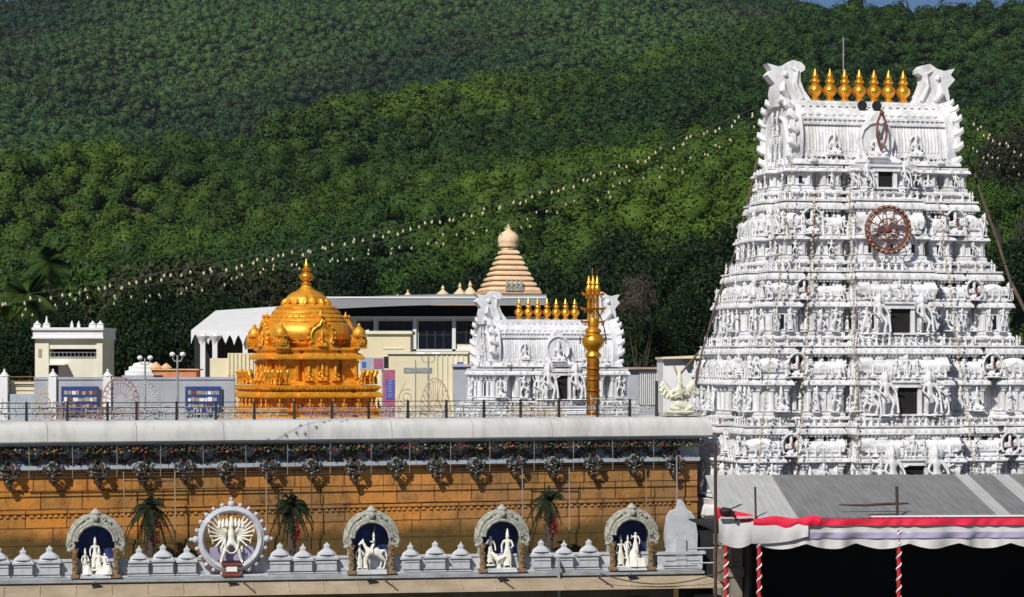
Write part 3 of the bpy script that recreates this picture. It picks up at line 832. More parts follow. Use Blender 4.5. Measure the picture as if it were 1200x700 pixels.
# ------------------------------------------------------------------ tower ornament
def kudu(mb, r):
    """horseshoe dormer ornament facing -y, standing on z=0"""
    out = [(-r * .8, 0), (r * .8, 0)] + [(r * math.cos(a) * 1.0, r * .85 + r * math.sin(a)) for a in [R(-35 + 25 * i) for i in range(5)]] + [(r * .18, r * 2.0), (0, r * 2.45), (-r * .18, r * 2.0)] + \
          [(-r * math.cos(a), r * .85 + r * math.sin(a)) for a in [R(65 - 25 * i) for i in range(5)]]
    mb.prism(out, -r * .35, r * .3)
    mb.ico((0, -r * .4, r * .8), r * .5, 1, (1, .5, 1))
def edges_of(plan):
    n = len(plan)
    for i in range(n):
        p = Vector(plan[i]); q = Vector(plan[(i + 1) % n])
        d = q - p; L = d.length
        if L < 1e-6: continue
        yield p, d / L, L
def along(mb, plan, z, step, off, fn, minlen=0.3, back=False, margin=.5):
    base = mb.xf.copy()
    for p, d, L in edges_of(plan):
        nrm = Vector((d.y, -d.x))
        if not back and nrm.y > .5: continue
        if L < minlen: continue
        n = max(1, int(round(L / step)))
        for k in range(n):
            s = (k + margin) * L / n if margin == .5 else (margin + (L - 2 * margin) * (k / max(1, n - 1)))
            q = p + d * s + nrm * off
            m = np.eye(4); m[:2, 0] = (d.x, d.y); m[:2, 1] = (-nrm.x, -nrm.y); m[0, 3] = q.x; m[1, 3] = q.y; m[2, 3] = z
            mb.xf = base @ m
            fn(mb, L, k, n)
    mb.xf = base
def bays(a, cw):
    """edges of the bays on the front: gap beside the middle bay, middle bay end, corner bay start"""
    return cw + .46, .62 * a + .12, .77 * a
def tower_plan(a, b, cw, cp, full=True):
    m0, m1, k = bays(a, cw); rd = .5
    half = [(k, -b), (k, -b + rd), (m1, -b + rd), (m1, -b - .08), (m0, -b - .08), (m0, -b + rd), (cw, -b + rd), (cw, -b - cp)]
    front = [(-a, -b)] + [(-x, y) for x, y in half] + [(x, y) for x, y in reversed(half)] + [(a, -b)]
    s1 = .58 * b; s2 = .36 * b; pr = .3
    side = [(a, -s1), (a - .4, -s1), (a - .4, -s2), (a + pr, -s2), (a + pr, s2), (a - .4, s2), (a - .4, s1), (a, s1)]
    right = side; left = [(-x, y) for x, y in reversed(side)]
    back = [(a, b), (-a, b)]
    return front + right + back + left
def prof_kapota(z0, z1, out):
    """overhanging quarter-round cornice between z0 and z1"""
    h = z1 - z0
    return [(out * .35, z0), (out * .95, z0 - h * .05), (out, z0 + h * .08), (out * .96, z0 + h * .3), (out * .78, z0 + h * .62), (out * .45, z0 + h * .88), (out * .1, z0 + h)]
def sala_mesh(material, finmat):
    """miniature barrel roof 1 wide (x), .5 deep, 1 high, facing -y"""
    m = MB()
    m.box(-.5, -.26, 0, .5, .26, .1); m.box(-.46, -.22, .1, .46, .22, .2); m.box(-.52, -.29, .2, .52, .29, .27)
    prof = [(-.24, .27)] + [(-.27 * math.cos(R(t)), .42 + .3 * math.sin(R(t))) for t in range(-10, 91, 20)]
    prof = prof + [(-y, z) for y, z in reversed(prof[:-1])]
    n = len(prof); vs = [(-.46, y, z) for y, z in prof] + [(.46, y, z) for y, z in prof]
    m.add(vs, [tuple(range(n))] + [tuple(reversed(range(n, 2 * n)))] + [(i + 1, i, i + n, i + 1 + n) for i in range(n - 1)])
    for s in (-1, 1):
        m.xf = txyz(s * .47, 0, .27) @ rz(s * PI / 2); kudu(m, .25)
    m.xf = txyz(0, -.25, .25); kudu(m, .17); m.xf = np.eye(4)
    for x in np.linspace(-.42, .42, 13):
        m.tube([(x, -.25, .28), (x, -.28, .42), (x, -.2, .62), (x, 0, .735)], .014, 4)
    for x in (-.3, 0, .3):
        m.lathe([(.03, .7), (.055, .76), (.065, .82), (.03, .88), (.035, .9), (.005, 1.0)], (x, 0, 0), 8)
    return m.mesh('miniature_barrel_roof', material)
def kuta_mesh(material):
    m = MB()
    m.box(-.4, -.4, 0, .4, .4, .1); m.box(-.34, -.34, .1, .34, .34, .22); m.box(-.44, -.44, .22, .44, .44, .3)
    m.lathe([(.36, .3), (.42, .38), (.42, .48), (.34, .6), (.22, .7), (.1, .76), (.06, .8), (.09, .85), (.03, .93), (.004, 1.0)], (0, 0, 0), 16, lobes=8, amp=.05)
    for k in range(4):
        m.xf = rz(k * PI / 2) @ txyz(0, -.4, .28); kudu(m, .15)
    m.xf = np.eye(4)
    return m.mesh('miniature_dome', material)
SALA = {}; KUTA = {}
def get_sk(mt):
    if mt not in SALA:
        SALA[mt] = sala_mesh(M[mt], None); KUTA[mt] = kuta_mesh(M[mt])
    return SALA[mt], KUTA[mt]
FIN = MB()
FIN.lathe([(.30, 0), (.34, .04), (.26, .08), (.19, .12), (.19, .17), (.27, .22), (.4, .30), (.44, .39), (.38, .48), (.22, .55), (.17, .58), (.24, .61), (.3, .66), (.26, .71), (.15, .74), (.17, .77), (.2, .82), (.12, .92), (.01, 1.06)], (0, 0, 0), 20)
FINM = FIN.mesh('finial', M['goldplain'], 50)

_s = MB(); _s.box(-.5, -.012, 0, .5, 0, 1); SLOT = _s.mesh('recess_shade_panel', M['darkopen'], 0)  # flat dark panel; shade of recesses and openings put into its colour
def minifig(mb, h, g):
    a = g.uniform(-.3, .3)
    mb.lathe([(.2 * h, 0), (.17 * h, .25 * h), (.1 * h, .42 * h), (.17 * h, .62 * h), (.06 * h, .72 * h)], (0, 0, 0), 6, 1, .7)
    mb.ico((0, -.02 * h, .8 * h), .12 * h, 1); mb.add([(-.07 * h, -.05 * h, .86 * h), (.07 * h, -.05 * h, .86 * h), (0, .08 * h, .86 * h), (0, 0, 1.12 * h)], [(0, 1, 3), (1, 2, 3), (2, 0, 3)])
    for s in (-1, 1): mb.tube([(s * .16 * h, 0, .6 * h), (s * (.3 + a * .2) * h, -.05 * h, (.45 + a) * h)], .05 * h, 4)
def storey(root, mt, t, nxt, top=False):
    """one storey: plinth, wall with pilasters, cornice, row of miniature roofs, upper cornice, ledge"""
    a, b, cw, cp = t['a'], t['b'], t['cw'], t['cp']
    zw0, zw1, zc, zh, zk, zl = t['z']       # wall bottom, wall top, low cornice top, row top (under the kapota), kapota top, ledge top
    plan = tower_plan(a, b, cw, cp)
    m = MB()
    h = zw1 - zw0
    m.sweep(plan, [(.10, zw0 - .02), (.10, zw0 + .06), (.02, zw0 + .09), (.02, zw0 + .12), (.07, zw0 + .15), (.0, zw0 + .18), (0, zw1 - .02)], False)
    def pil(m, L, k, n):
        m.box(-.05, -.07, .16, .05, .02, h * .8); m.box(-.085, -.1, h * .8, .085, .02, h * .86); m.box(-.06, -.08, h * .86, .06, .02, h * .9); m.box(-.13, -.13, h * .9, .13, .02, h)
    along(m, plan, zw0, .46, 0, pil, .4, margin=.09)
    # low cornice
    m.sweep(plan, [(.05, zw1 - .03)] + prof_kapota(zw1, zw1 + (zc - zw1) * .75, .21) + [(.12, zw1 + (zc - zw1) * .76), (.12, zc)], True, True)
    along(m, plan, zw1 + .02, .34, .17, lambda m, L, k, n: kudu(m, .085), .3)
    along(m, plan, zw1 - .09, .14, .1, lambda m, L, k, n: m.box(-.035, -.02, 0, .035, .08, .09), .3)
    part('storey_wall', m, M[mt], root, angle=24)
    def slot(m, L, k, n):
        if root['n_slot'] < 60:
            root['n_slot'] += 1
            o = link('recess_shade_panel', SLOT, root); w = Matrix(m.xf.tolist()) @ Matrix.Translation((0, 0, .2)) @ Matrix.Diagonal((.14, 1, h * .72 - .2, 1)); o.matrix_basis = w
    along(m, plan, zw0, .95, 0, slot, .7)
    if top: return plan
    # recessed band behind the row of miniature roofs
    m = MB()
    ri = tower_plan(a - .3, b - .3, cw, cp)
    m.sweep(ri, [(0, zc - .02), (0, zh + .02)], False)
    def pil2(m, L, k, n):
        m.box(-.05, -.05, 0, .05, .02, zh - zc)
    along(m, ri, zc, .5, 0, pil2, .4, margin=.1)
    m.sweep(ri, [(.05, zh - .03), (.12, zh - .02)] + prof_kapota(zh, zh + (zk - zh) * .8, .2) + [(.16, zh + (zk - zh) * .81), (.16, zk)], True, True)
    along(m, ri, zh + .03, .3, .16, lambda m, L, k, n: kudu(m, .085), .3)
    along(m, ri, zh - .1, .15, .14, lambda m, L, k, n: m.box(-.035, -.0, 0, .035, .1, .1), .3)
    na, nb_, ncw, ncp = nxt['a'], nxt['b'], nxt['cw'], nxt['cp']
    p2 = tower_plan(na, nb_, ncw, ncp)
    lh = zl - zk
    m.sweep(p2, [(.2, zk - .05), (.2, zk + lh * .2), (.06, zk + lh * .28), (.06, zk + lh * .45), (.2, zk + lh * .55), (.2, zk + lh * .75), (.1, zk + lh * .85), (.1, zl)], True, True)
    along(m, p2, zk + lh * .02, .34, .26, lambda m, L, k, n: kudu(m, .06), .3)
    along(m, p2, zk + lh * .6, .17, .24, lambda m, L, k, n: m.box(-.04, -.03, 0, .04, .03, .06, .01), .3)
    part('cornice', m, M[mt], root, angle=24)
    for s in (-1, 1):
        xa, xb, _k = bays(a - .3, cw); xa += .03; xb -= .03; yv = -(b - .3) - .095
        xa, xb = sorted((s * xa, s * xb)); n = 3
        for q in range(n):
            x0 = xa + (xb - xa) * (q + .12) / n; x1 = xa + (xb - xa) * (q + .88) / n
            link('recess_shade_panel', SLOT, root, ((x0 + x1) / 2, yv, zc + (zh - zc) * .42), 0, (x1 - x0, 1, zh - .1 - zc - (zh - zc) * .42))
    return plan

def gopuram(root, mt, tiers, zroof, rooflen, roofdep, zridge, statues, seed, fin_h=1.25, fin_s=.61):
    g = random.Random(seed); root['n_slot'] = 0
    sala, kuta = get_sk(mt)
    count = [0]
    extra = MB()
    def put(kind, x, y, z, h, rot=0.0, ornate=True):
        me = SM[kind]
        if count[0] < 98:
            o = link('statue', me, root, (x, y, z), rot, h); count[0] += 1
        else:
            vs = np.array([v.co[:] for v in me.vertices]); fs = [tuple(p.vertices) for p in me.polygons]
            old = extra.xf; extra.xf = old @ txyz(x, y, z) @ rz(rot) @ sxyz(h, h, h); extra.add(vs, fs); extra.xf = old
    todo = []
    for i, t in enumerate(tiers):       # from the top down
        a, b, cw, cp = t['a'], t['b'], t['cw'], t['cp']
        zw0, zw1, zc, zh, zk, zl = t['z']
        nxt = tiers[i - 1] if i else t
        storey(root, mt, t, nxt, top=(i == 0))
        h = zw1 - zw0
        if i:
            pl_ = tower_plan(a, b, cw, cp); ri_ = tower_plan(a - .3, b - .3, cw, cp)
            old = extra.xf
            along(extra, ri_, zk + .0, .27, .02, lambda m, L, k, n: minifig(m, (zl - zk) * g.uniform(.6, 1.0), g) if g.random() < .8 else None, .3)
            along(extra, pl_, zc - .02, .3, .14, lambda m, L, k, n: minifig(m, (zh - zc) * g.uniform(.3, .5), g) if g.random() < .7 else None, .3)
            extra.xf = old
        # doorway in the middle bay
        if t.get('door', True):
            dw = .4 if i else .3; dh = h * .92 if i else h * .98
            m = MB(); y = -b - cp
            m.box(-dw - .16, y - .22, zw0 + .04, -dw, y + .02, zw0 + dh); m.box(dw, y - .22, zw0 + .04, dw + .16, y + .02, zw0 + dh)
            m.box(-dw - .24, y - .28, zw0 + dh, dw + .24, y + .02, zw0 + dh + .18)
            m.box(-dw - .3, y - .34, zw0 + dh + .18, dw + .3, y + .02, zw0 + dh + .26)
            m.box(-dw - .2, y - .3, zw0 - .03, dw + .2, y + .02, zw0 + .04)
            d = part('doorway', m, M[mt], root)
            m = MB(); m.box(-dw, y - .14, zw0 + .04, dw, y - .0, zw0 + dh); part('door_opening', m, M['darkopen'], d)
            for s in (-1, 1):
                todo.append(('guard', s * (dw + .46), y - .32, zw0 + .02, h * 1.5, g.uniform(-.1, .1)))
                todo.append((g.choice(STD), s * (dw + .95), y - .14, zw0 + .02, h * 1.12, s * .15))
                todo.append((g.choice(STD), s * (cw - .12), y - .12, zw0 + .02, h * .9, s * .3))
        # wall figures
        plan = tower_plan(a, b, cw, cp)
        for p, d, L in edges_of(plan):
            nrm = Vector((d.y, -d.x))
            if nrm.y > .5 or L < .5: continue
            front = nrm.y < -.5
            if front and abs((p + d * L / 2).x) < cw * .8: continue
            if nrm.x > .5: continue
            n = max(1, int(L / .5))
            for k in range(n):
                s = (k + .5) * L / n
                q = p + d * s + nrm * .16
                ang = math.atan2(d.y, d.x)
                if g.random() < (.9 if not i == 0 else .6):
                    todo.append((g.choice(STD) if g.random() < .85 else 'seated', q.x, q.y, zw0 + .12, h * g.uniform(.82, .95), ang + g.uniform(-.3, .3)))
        if i:
            yy = -b
            # miniature roofs standing on the low cornice
            zz = zc - .02; hh = (zh - zc)
            m0, m1, kk = bays(a, cw); kx = (kk + a) / 2; mx = (m0 + m1) / 2; wv = m1 - m0
            for s in (-1, 1):
                link('miniature_dome', kuta, root, (s * kx, yy + .3, zz), 0, ((a - kk) * .54 / .44, .8, hh * 1.15))
                link('miniature_dome', kuta, root, (s * (a - .35), b - .4, zz), 0, (.9, .9, hh * 1.1))
                link('miniature_barrel_roof', sala, root, (s * (a - .0), 0, zz), s * PI / 2, (b * .7, .9, hh * 1.08))
                # winged figure under an arch, then a barrel roof nearer the middle bay
                gx = (m1 + kk) / 2
                link('miniature_barrel_roof', sala, root, (s * mx, yy + .2, zz), 0, (wv * 1.05, .9, hh * .95))
                m = MB(); m.xf = txyz(s * gx, yy - .1, zz)
                m.tube([(.46 * math.cos(q) * hh, 0, hh * (.5 + .56 * math.sin(q))) for q in [R(-40 + 26 * j) for j in range(11)]], .05, 6)
                for j in range(9):
                    q = R(-20 + 27.5 * j); m.ico((.54 * math.cos(q) * hh, 0, hh * (.5 + .64 * math.sin(q))), .06, 1)
                part('arch', m, M[mt], root)
                todo.append(('winged', s * gx, yy - .05, zz, hh * 1.12, 0))
                link('recess_shade_panel', SLOT, root, (s * gx, yy + .18, zz + .05), 0, (kk - m1 - .1, 1, hh * .8))
                m = MB(); m.xf = txyz(s * gx, yy - .27, zz + hh * .5) @ sxyz(.7, 1, .7); m.box(-.06, -.03, -.16, .06, .03, .12, .02)
                m.tube([(-.09, 0, .12), (-.04, -.03, -.02), (0, -.04, -.1), (.05, -.03, -.02), (.09, 0, .14)], .025, 5)
                part('red_cloth_garland', m, M['rust'], root)
            # middle bay: barrel roof with a big horseshoe and three figures in front
            link('miniature_barrel_roof', sala, root, (0, yy - cp + .22, zz), 0, (cw * 1.85, 1.0, hh * 1.05))
            for x in (-.42, 0, .42):
                todo.append((g.choice(['stand', 'pray', 'raise']), x, yy - cp - .12, zz, hh * (1.05 if x == 0 else .85), 0))
            for s in (-1, 1):
                todo.append(('seated', s * cw * .78, yy - cp - .08, zz, hh * .6, 0))
                todo.append(('dance', s * (cw + .23), yy + .2, zz, hh * .8, 0))
                todo.append(('pray', s * (kk + .1), yy - .16, zz, hh * .75, 0))
                todo.append((g.choice(STD), s * (a + .0), yy - .1, zz, hh * .95, s * .5))
            for k in range(4):
                todo.append((g.choice(STD), -a - .2, -b + .1 + k * b / 3, zz + .02 + (k % 2) * .1, hh * g.uniform(.9, 1.1), -PI / 4 + g.uniform(-.3, .3)))
                todo.append((g.choice(STD), -a - .12, -b + .3 + k * (2 * b - .6) / 3, zw0 + .12, h * .9, -PI / 2 + g.uniform(-.3, .3)))
                todo.append((g.choice(['pray', 'seated', 'raise']), (k - 1.5) * cw * .5, -nxt['b'] - nxt['cp'] - .2, zk + .02, (zl - zk) * 1.15, 0))
            for k in range(5):   # left flank, seen obliquely
                todo.append((g.choice(STD + ['seated']), -a - .1, -b + .3 + k * (2 * b - .6) / 4, zz, hh * g.uniform(.7, .95), -PI / 2 + g.uniform(-.3, .3)))
    # ------------- barrel roof
    L = rooflen; D = roofdep; z0 = zroof; H = zridge - zroof
    m = MB()
    m.sweep([(-L / 2, -D / 2), (L / 2, -D / 2), (L / 2, D / 2), (-L / 2, D / 2)], [(.0, z0 - .35), (.0, z0 - .1), (.2, z0 - .08), (.34, z0 - .06), (.34, z0), (.26, z0 + .1), (.1, z0 + .14)], True, True)
    along(m, [(-L / 2, -D / 2), (L / 2, -D / 2), (L / 2, D / 2), (-L / 2, D / 2)], z0 - .02, .42, .3, lambda m, L, k, n: kudu(m, .1))
    prof = []
    for k in range(15):
        t = R(-8 + k * 98 / 14)
        prof.append((-D / 2 * 1.0 * math.cos(t) ** .8 if math.cos(t) > 0 else 0, z0 + H * (.12 + .80 * (math.sin(t) * .9 + .1))))
    prof[-1] = (-.42, prof[-1][1])
    prof = prof + [(-y, z) for y, z in reversed(prof)]
    n = len(prof); vs = [(-L / 2 + .1, y, z) for y, z in prof] + [(L / 2 - .1, y, z) for y, z in prof]
    m.add(vs, [(i + 1, i, i + n, i + 1 + n) for i in range(n - 1)])
    fp = prof[1:9]
    for x in np.arange(-L / 2 + .3, L / 2 - .25, .135):
        m.tube([(x, y - .01, z) for y, z in fp[:6]], .03, 4)
    yb = fp[5][0]; zb = fp[5][1]
    m.box(-L / 2 + .1, yb - .12, zb - .02, L / 2 - .1, 0, zb + .08); m.box(-L / 2 + .1, yb + .0, zb + .2, L / 2 - .1, 0, zb + .28)
    for x in np.arange(-L / 2 + .3, L / 2 - .2, .3): m.ico((x, yb - .0, zb + .38), .1, 1, (1.4, .6, .8))
    m.box(-L / 2, -.5, zridge - .2, L / 2, .5, zridge - .06); m.box(-L / 2, -.42, zridge - .06, L / 2, .42, zridge + .02)
    for x in np.arange(-L / 2 + .15, L / 2, .3): m.box(x - .09, -.55, zridge - .28, x + .09, -.45, zridge - .18, .02)
    for x in np.arange(-L / 2 + .25, L / 2 - .2, .2):
        if abs(x) > .5:
            m.xf = txyz(x, -D / 2 - .22, z0 + .02); minifig(m, g.uniform(.22, .36), g)
            m.xf = txyz(x, yb - .06, zb + .05); minifig(m, g.uniform(.14, .2), g)
    m.xf = np.eye(4)
    part('barrel_roof', m, M[mt], root)
    # central dormer
    m = MB(); m.xf = txyz(.0, -D / 2 - .25, z0 + .05)
    r = H * .34
    m.prism([(-r * .95, 0), (r * .95, 0), (r * .9, .12), (r * .72, .3), (r * .86, r * .9), (r * .7, r * 1.5), (r * .35, r * 1.9), (0, r * 2.3), (-r * .35, r * 1.9), (-r * .7, r * 1.5), (-r * .86, r * .9), (-r * .72, .3), (-r * .9, .12)], 0, .9)
    m.tube([(r * .78 * math.cos(q), -.03, r * (1.0 + .8 * math.sin(q))) for q in [R(-50 + 28 * j) for j in range(11)]], .05, 6)
    m.box(-r * 1.1, -.15, -.02, r * 1.1, .2, .1)
    part('dormer', m, M[mt], root)
    todo.append(('seated', 0, -D / 2 - .35, z0 + .2, H * .52, 0))
    for s in (-1, 1):
        m = MB(); m.xf = txyz(s * L * .27, -D / 2 - .02, z0 + .25)
        m.tube([(.26 * math.cos(q), 0, .5 + .36 * math.sin(q)) for q in [R(-60 + 30 * j) for j in range(11)]], .05, 6); m.box(-.4, -.12, 0, .4, .2, .1)
        part('dormer', m, M[mt], root)
        todo.append(('seated', s * L * .27, -D / 2 - .1, z0 + .3, H * .38, 0))
        # sculpture over the eave
        for q, kd in ((.12, 'pray'), (.42, 'seated')):
            todo.append((kd, s * L * q, -D / 2 - .3, z0 + .02, .5, 0))
    # gables
    for s in (-1, 1):
        m = MB()
        gp = []
        for k in range(13):
            t = R(-30 + k * 10)
            gp.append((D / 2 * 1.12 * math.cos(t) ** .7 if math.cos(t) > .02 else .1, z0 + H * (.36 + .62 * math.sin(t))))
        out = [(-D / 2 * .8, z0 - .3), (D / 2 * .8, z0 - .3)] + gp + [(-y, z) for y, z in reversed(gp)]
        m.xf = txyz(s * (L / 2 + .06), 0, 0) @ rz(s * PI / 2)
        m.prism(out, -.16, .2)
        m.tube([(y, -.2, z) for y, z in gp[2:] + [(-y, z) for y, z in reversed(gp[2:])]], .12, 6)
        m.tube([(y * .6, -.2, z0 + (z - z0) * .75) for y, z in gp[1:] + [(-y, z) for y, z in reversed(gp[1:])]], .07, 6)
        for k in range(0, 13, 2):      # lotus petals along the rim
            y, z = gp[k]
            for q in (-1, 1):
                m.tube([(q * y * .97, -.05, z), (q * y * 1.0, -.2, z + .04), (q * y * 1.03, -.36, z + .16), (q * y * 1.02, -.4, z + .3)], [.15, .17, .12, .02], 7)
        part('gable', m, M[mt], root)
        # rearing horn scroll on the gable top
        px = [(0, 0), (9, 12), (13, 22), (13, 30), (8, 33), (8, 37), (12, 41), (21, 43), (29, 38), (37, 36), (49, 39), (44, 32), (49, 27), (41, 18), (43, 8), (41, -6), (0, -3)]
        m = MB()
        hw = H / 72.0
        pts = [(x * hw * 1.08, z * hw * 1.07) for x, z in px]
        if s < 0: pts = [(-x, z) for x, z in reversed(pts)]
        m.xf = txyz(s * (L / 2 - 41 * hw + .38), 0, zridge - .02)
        pts_c = pts
        m.prism(list(reversed(pts_c)) if s > 0 else list(reversed(pts_c)), -.3, .3)
        for q in (-1, 1):
            m.tube([(s * 12 * hw, q * .3, 3 * hw), (s * 20 * hw, q * .33, 20 * hw), (s * 18 * hw, q * .33, 34 * hw), (s * 26 * hw, q * .3, 38 * hw)], [.1, .09, .08, .03], 6)
            m.ico((s * 32 * hw, q * .3, 30 * hw), .13, 1); m.tube([(s * 28 * hw, q * .3, 4 * hw), (s * 36 * hw, q * .4, 12 * hw), (s * 34 * hw, q * .36, 22 * hw)], [.1, .14, .05], 6)
        part('horn', m, M[mt], root, angle=30)
        for z in (.0, .55, 1.05, 1.5):
            for y in ((-.7, 0, .7) if z < 1 else (-.35, .35)):
                todo.append((g.choice(STD + ['seated']), s * (L / 2 + .38), y * D / 4.2, z0 + z * H / 2.35, .52, s * PI / 2))
    # finials
    for k in range(7):
        x = (k - 3) * fin_s
        link('finial', FINM, root, (x, 0, zridge + .0), k * 1.1, (fin_h * .52, fin_h * .52, fin_h * 1.0))
    # statues: the front and the biggest first
    todo.sort(key=lambda t: -(t[4] + (0.6 if abs(t[5]) < .6 else 0)))
    for t in todo: put(*t)
    if extra.V:
        o = part('small_statues', extra, M[mt], root, angle=70); o['kind'] = 'stuff'
    return root
# ------------------------------------------------------------------ the great white tower
TH = R(13)
GP = (W(1007, 428, 100.5).x, 100.5)
tower = thing('gateway_tower', 'huge white sculpted temple gateway tower with seven golden finials at right', 'temple tower', (GP[0], GP[1], 0), TH)
TI = [
    dict(a=3.55, b=2.0, cw=1.15, cp=.6, z=(18.75, 19.4, 19.62, 0, 0, 0)),
    dict(a=4.1, b=2.6, cw=1.3, cp=.8, z=(16.06, 16.78, 17.0, 17.95, 18.32, 18.75)),
    dict(a=4.85, b=3.2, cw=1.5, cp=.95, z=(13.17, 14.2, 14.5, 15.25, 15.6, 16.06)),
    dict(a=5.55, b=3.8, cw=1.7, cp=1.05, z=(10.13, 11.25, 11.55, 12.42, 12.75, 13.17)),
    dict(a=6.2, b=4.4, cw=1.9, cp=1.1, z=(7.0, 8.38, 8.62, 9.42, 9.75, 10.13)),
]
TI[1]['door'] = False
gopuram(tower, 'white', TI, 19.77, 6.2, 3.3, 22.28, True, 5)
m = MB(); bp = tower_plan(6.3, 4.6, 1.95, 1.1)
m.sweep(bp, [(.5, 0), (.5, .5), (.3, .7), (.3, 1.1), (.1, 1.3), (.1, 5.6), (.3, 5.75), (.35, 6.0), (.1, 6.1)], True)
along(m, bp, 1.3, .8, .1, lambda m, L, k, n: (m.box(-.12, -.14, 0, .12, .02, 3.9), m.box(-.2, -.22, 3.9, .2, .02, 4.3)), .5, margin=.2)
part('stone_base', m, M['stonebase'], tower)
m = MB(); m.sweep(bp, [(.1, 6.1), (.32, 6.3), (.3, 6.5), (.15, 6.7), (.2, 6.92)], True, True)
along(m, bp, 6.2, .42, .25, lambda m, L, k, n: kudu(m, .13)); part('base_cornice', m, M['white'], tower)
m = MB(); m.box(-1.3, -5.9, 0, 1.3, -5.82, 4.6); part('gate_opening', m, M['darkopen'], tower)
# lightning rod, loudspeakers
m = MB(); m.tube([(-.55, .3, 22.1), (-.55, .3, 24.9)], .025, 5); m.tube([(-.62, .3, 24.2), (-.48, .3, 24.2)], .015, 4); part('lightning_rod', m, M['galv'], tower)
# round red lamp wheel hung on the middle bay
def local(o_loc, th, p):
    c, s = math.cos(th), math.sin(th)
    return Vector((o_loc[0] + c * p[0] - s * p[1], o_loc[1] + s * p[0] + c * p[1], p[2]))
wl_ = thing('round_light_display', 'round rust-red lamp frame hung on the front of the great white tower', 'light frame', local(GP, TH, (-.4, -4.1, 17.1)), TH)
m = MB(); r = .86
m.tube([(r * math.cos(q), 0, r * math.sin(q)) for q in [R(12 * j) for j in range(30)]], .075, 6, closed=True)
m.tube([(r * .86 * math.cos(q), -.02, r * .86 * math.sin(q)) for q in [R(12 * j) for j in range(30)]], .03, 5, closed=True)
part('rim', m, M['rust'], wl_)
m = MB()
for j in range(12):
    q = R(30 * j + 8); m.tube([(.1 * math.cos(q), 0, .1 * math.sin(q)), (r * math.cos(q), 0, r * math.sin(q))], .022, 4)
m.tube([(.42 * math.cos(q), -.02, .42 * math.sin(q)) for q in [R(20 * j) for j in range(18)]], .025, 5, closed=True)
part('spokes', m, M['rust'], wl_)
m = MB(); m.ico((0, 0, 0), .15, 2, (1, .6, 1)); part('hub', m, M['rust'], wl_)
# red ribbon garland at the roof front
m = MB()
for s in (-1, 1):
    m.tube([(0, 0, 0), (s * .16, -.03, -.35), (s * .2, -.03, -.9), (s * .08, -.03, -1.3), (0, -.03, -1.38)], .045, 6)
m.ico((0, -.04, -.02), .11, 1)
single('hanging_garland', m, M['rust'], 'rust-red looped garland hanging from the ridge of the great white tower', 'garland', local(GP, TH, (.05, -2.25, 21.7)), TH)
# two small black loudspeakers on the ridge
for s, nm in ((-1, 'left'), (1, 'right')):
    t = thing('loudspeaker', 'small black horn loudspeaker %s of the middle finial on the big tower' % nm, 'loudspeaker', local(GP, TH, (.1 + s * .3, -.62, 22.1)), TH, 'loudspeakers on the tower ridge')
    m = MB(); m.xf = rx(PI / 2); m.lathe([(.05, -.15), (.06, 0), (.12, .12), (.2, .22), (.2, .24)], (0, 0, 0), 12); part('horn', m, M['black'], t)
    m = MB(); m.box(-.03, -.03, -.2, .03, .03, 0); part('bracket', m, M['rail'], t)
# thick dry garland ropes slanting down both flanks
def rope(name, pts, rad, label, cat='garland', mt='rope', lumps=True, seed=2):
    g = random.Random(seed); m = MB()
    P = []
    for i in range(len(pts) - 1):
        a = Vector(pts[i]); b = Vector(pts[i + 1]); n = max(2, int((b - a).length / .35))
        for k in range(n): P.append(a.lerp(b, k / n))
    P.append(Vector(pts[-1]))
    m.tube(P, [rad * (g.uniform(.75, 1.3) if lumps else 1) for _ in P], 6)
    if lumps:
        for p in P: m.ico(p + Vector((g.uniform(-1, 1), g.uniform(-1, 1), g.uniform(-1, 1))) * rad * .7, rad * g.uniform(.5, .9), 1)
    return single(name, m, M[mt], label, cat)
def TL(x, y, z): return local(GP, TH, (x, y, z))
rope('rope_garland', [W(888, 186, 102), W(876, 240, 102), W(860, 300, 102), W(842, 348, 102), W(822, 415, 102), W(815, 450, 102)], .055, 'thick dry brown garland rope slanting down the left flank of the big tower')
rope('rope_garland', [W(1136, 186, 101.5), W(1152, 235, 101), W(1168, 280, 101), W(1184, 330, 100.5), W(1204, 370, 100), W(1225, 430, 100)], .06, 'thick dry brown garland rope slanting down the right flank of the big tower', seed=4)
# bulb strings hanging down the tower
BULB = MB(); BULB.lathe([(.02, .09), (.03, .05), (.055, .0), (.05, -.05), (.015, -.09)], (0, 0, 0), 8); BULBM = BULB.mesh('bulb', M['bulb'], 60)
SB = MB(); SB.lathe([(.018, .04), (.035, .0), (.012, -.04)], (0, 0, 0), 6); SBM = SB.mesh('bulb', M['bulb'], 60)
def bulb_string(label, pts, n, me, sag=0.0, wr=.01, group=None, sc=1.0, jit=0.0, drop=.1):
    t = thing('bulb_string', label, 'string lights', pts[0], 0, group)
    P = []
    o = Vector(pts[0])
    seg = []
    for i in range(len(pts) - 1):
        a = Vector(pts[i]) - o; b = Vector(pts[i + 1]) - o
        for k in range(8):
            s = k / 8; q = a.lerp(b, s); q.z -= sag * 4 * s * (1 - s); P.append(q)
    P.append(Vector(pts[-1]) - o)
    m = MB(); m.tube(P, wr, 4); part('wire', m, M['wire'], t)
    g = random.Random(int(abs(pts[0][0] * 100)) + n)
    tot = len(P) - 1
    for k in range(n):
        s = (k + .5) / n * tot; i = min(tot - 1, int(s)); q = P[i].lerp(P[i + 1], s - i)
        q = q + Vector((g.uniform(-jit, jit), g.uniform(-jit, jit), -drop - g.random() * jit))
        link('bulb', me, t, q, (g.uniform(-.3, .3), g.uniform(-.3, .3), 0), sc)
    return t
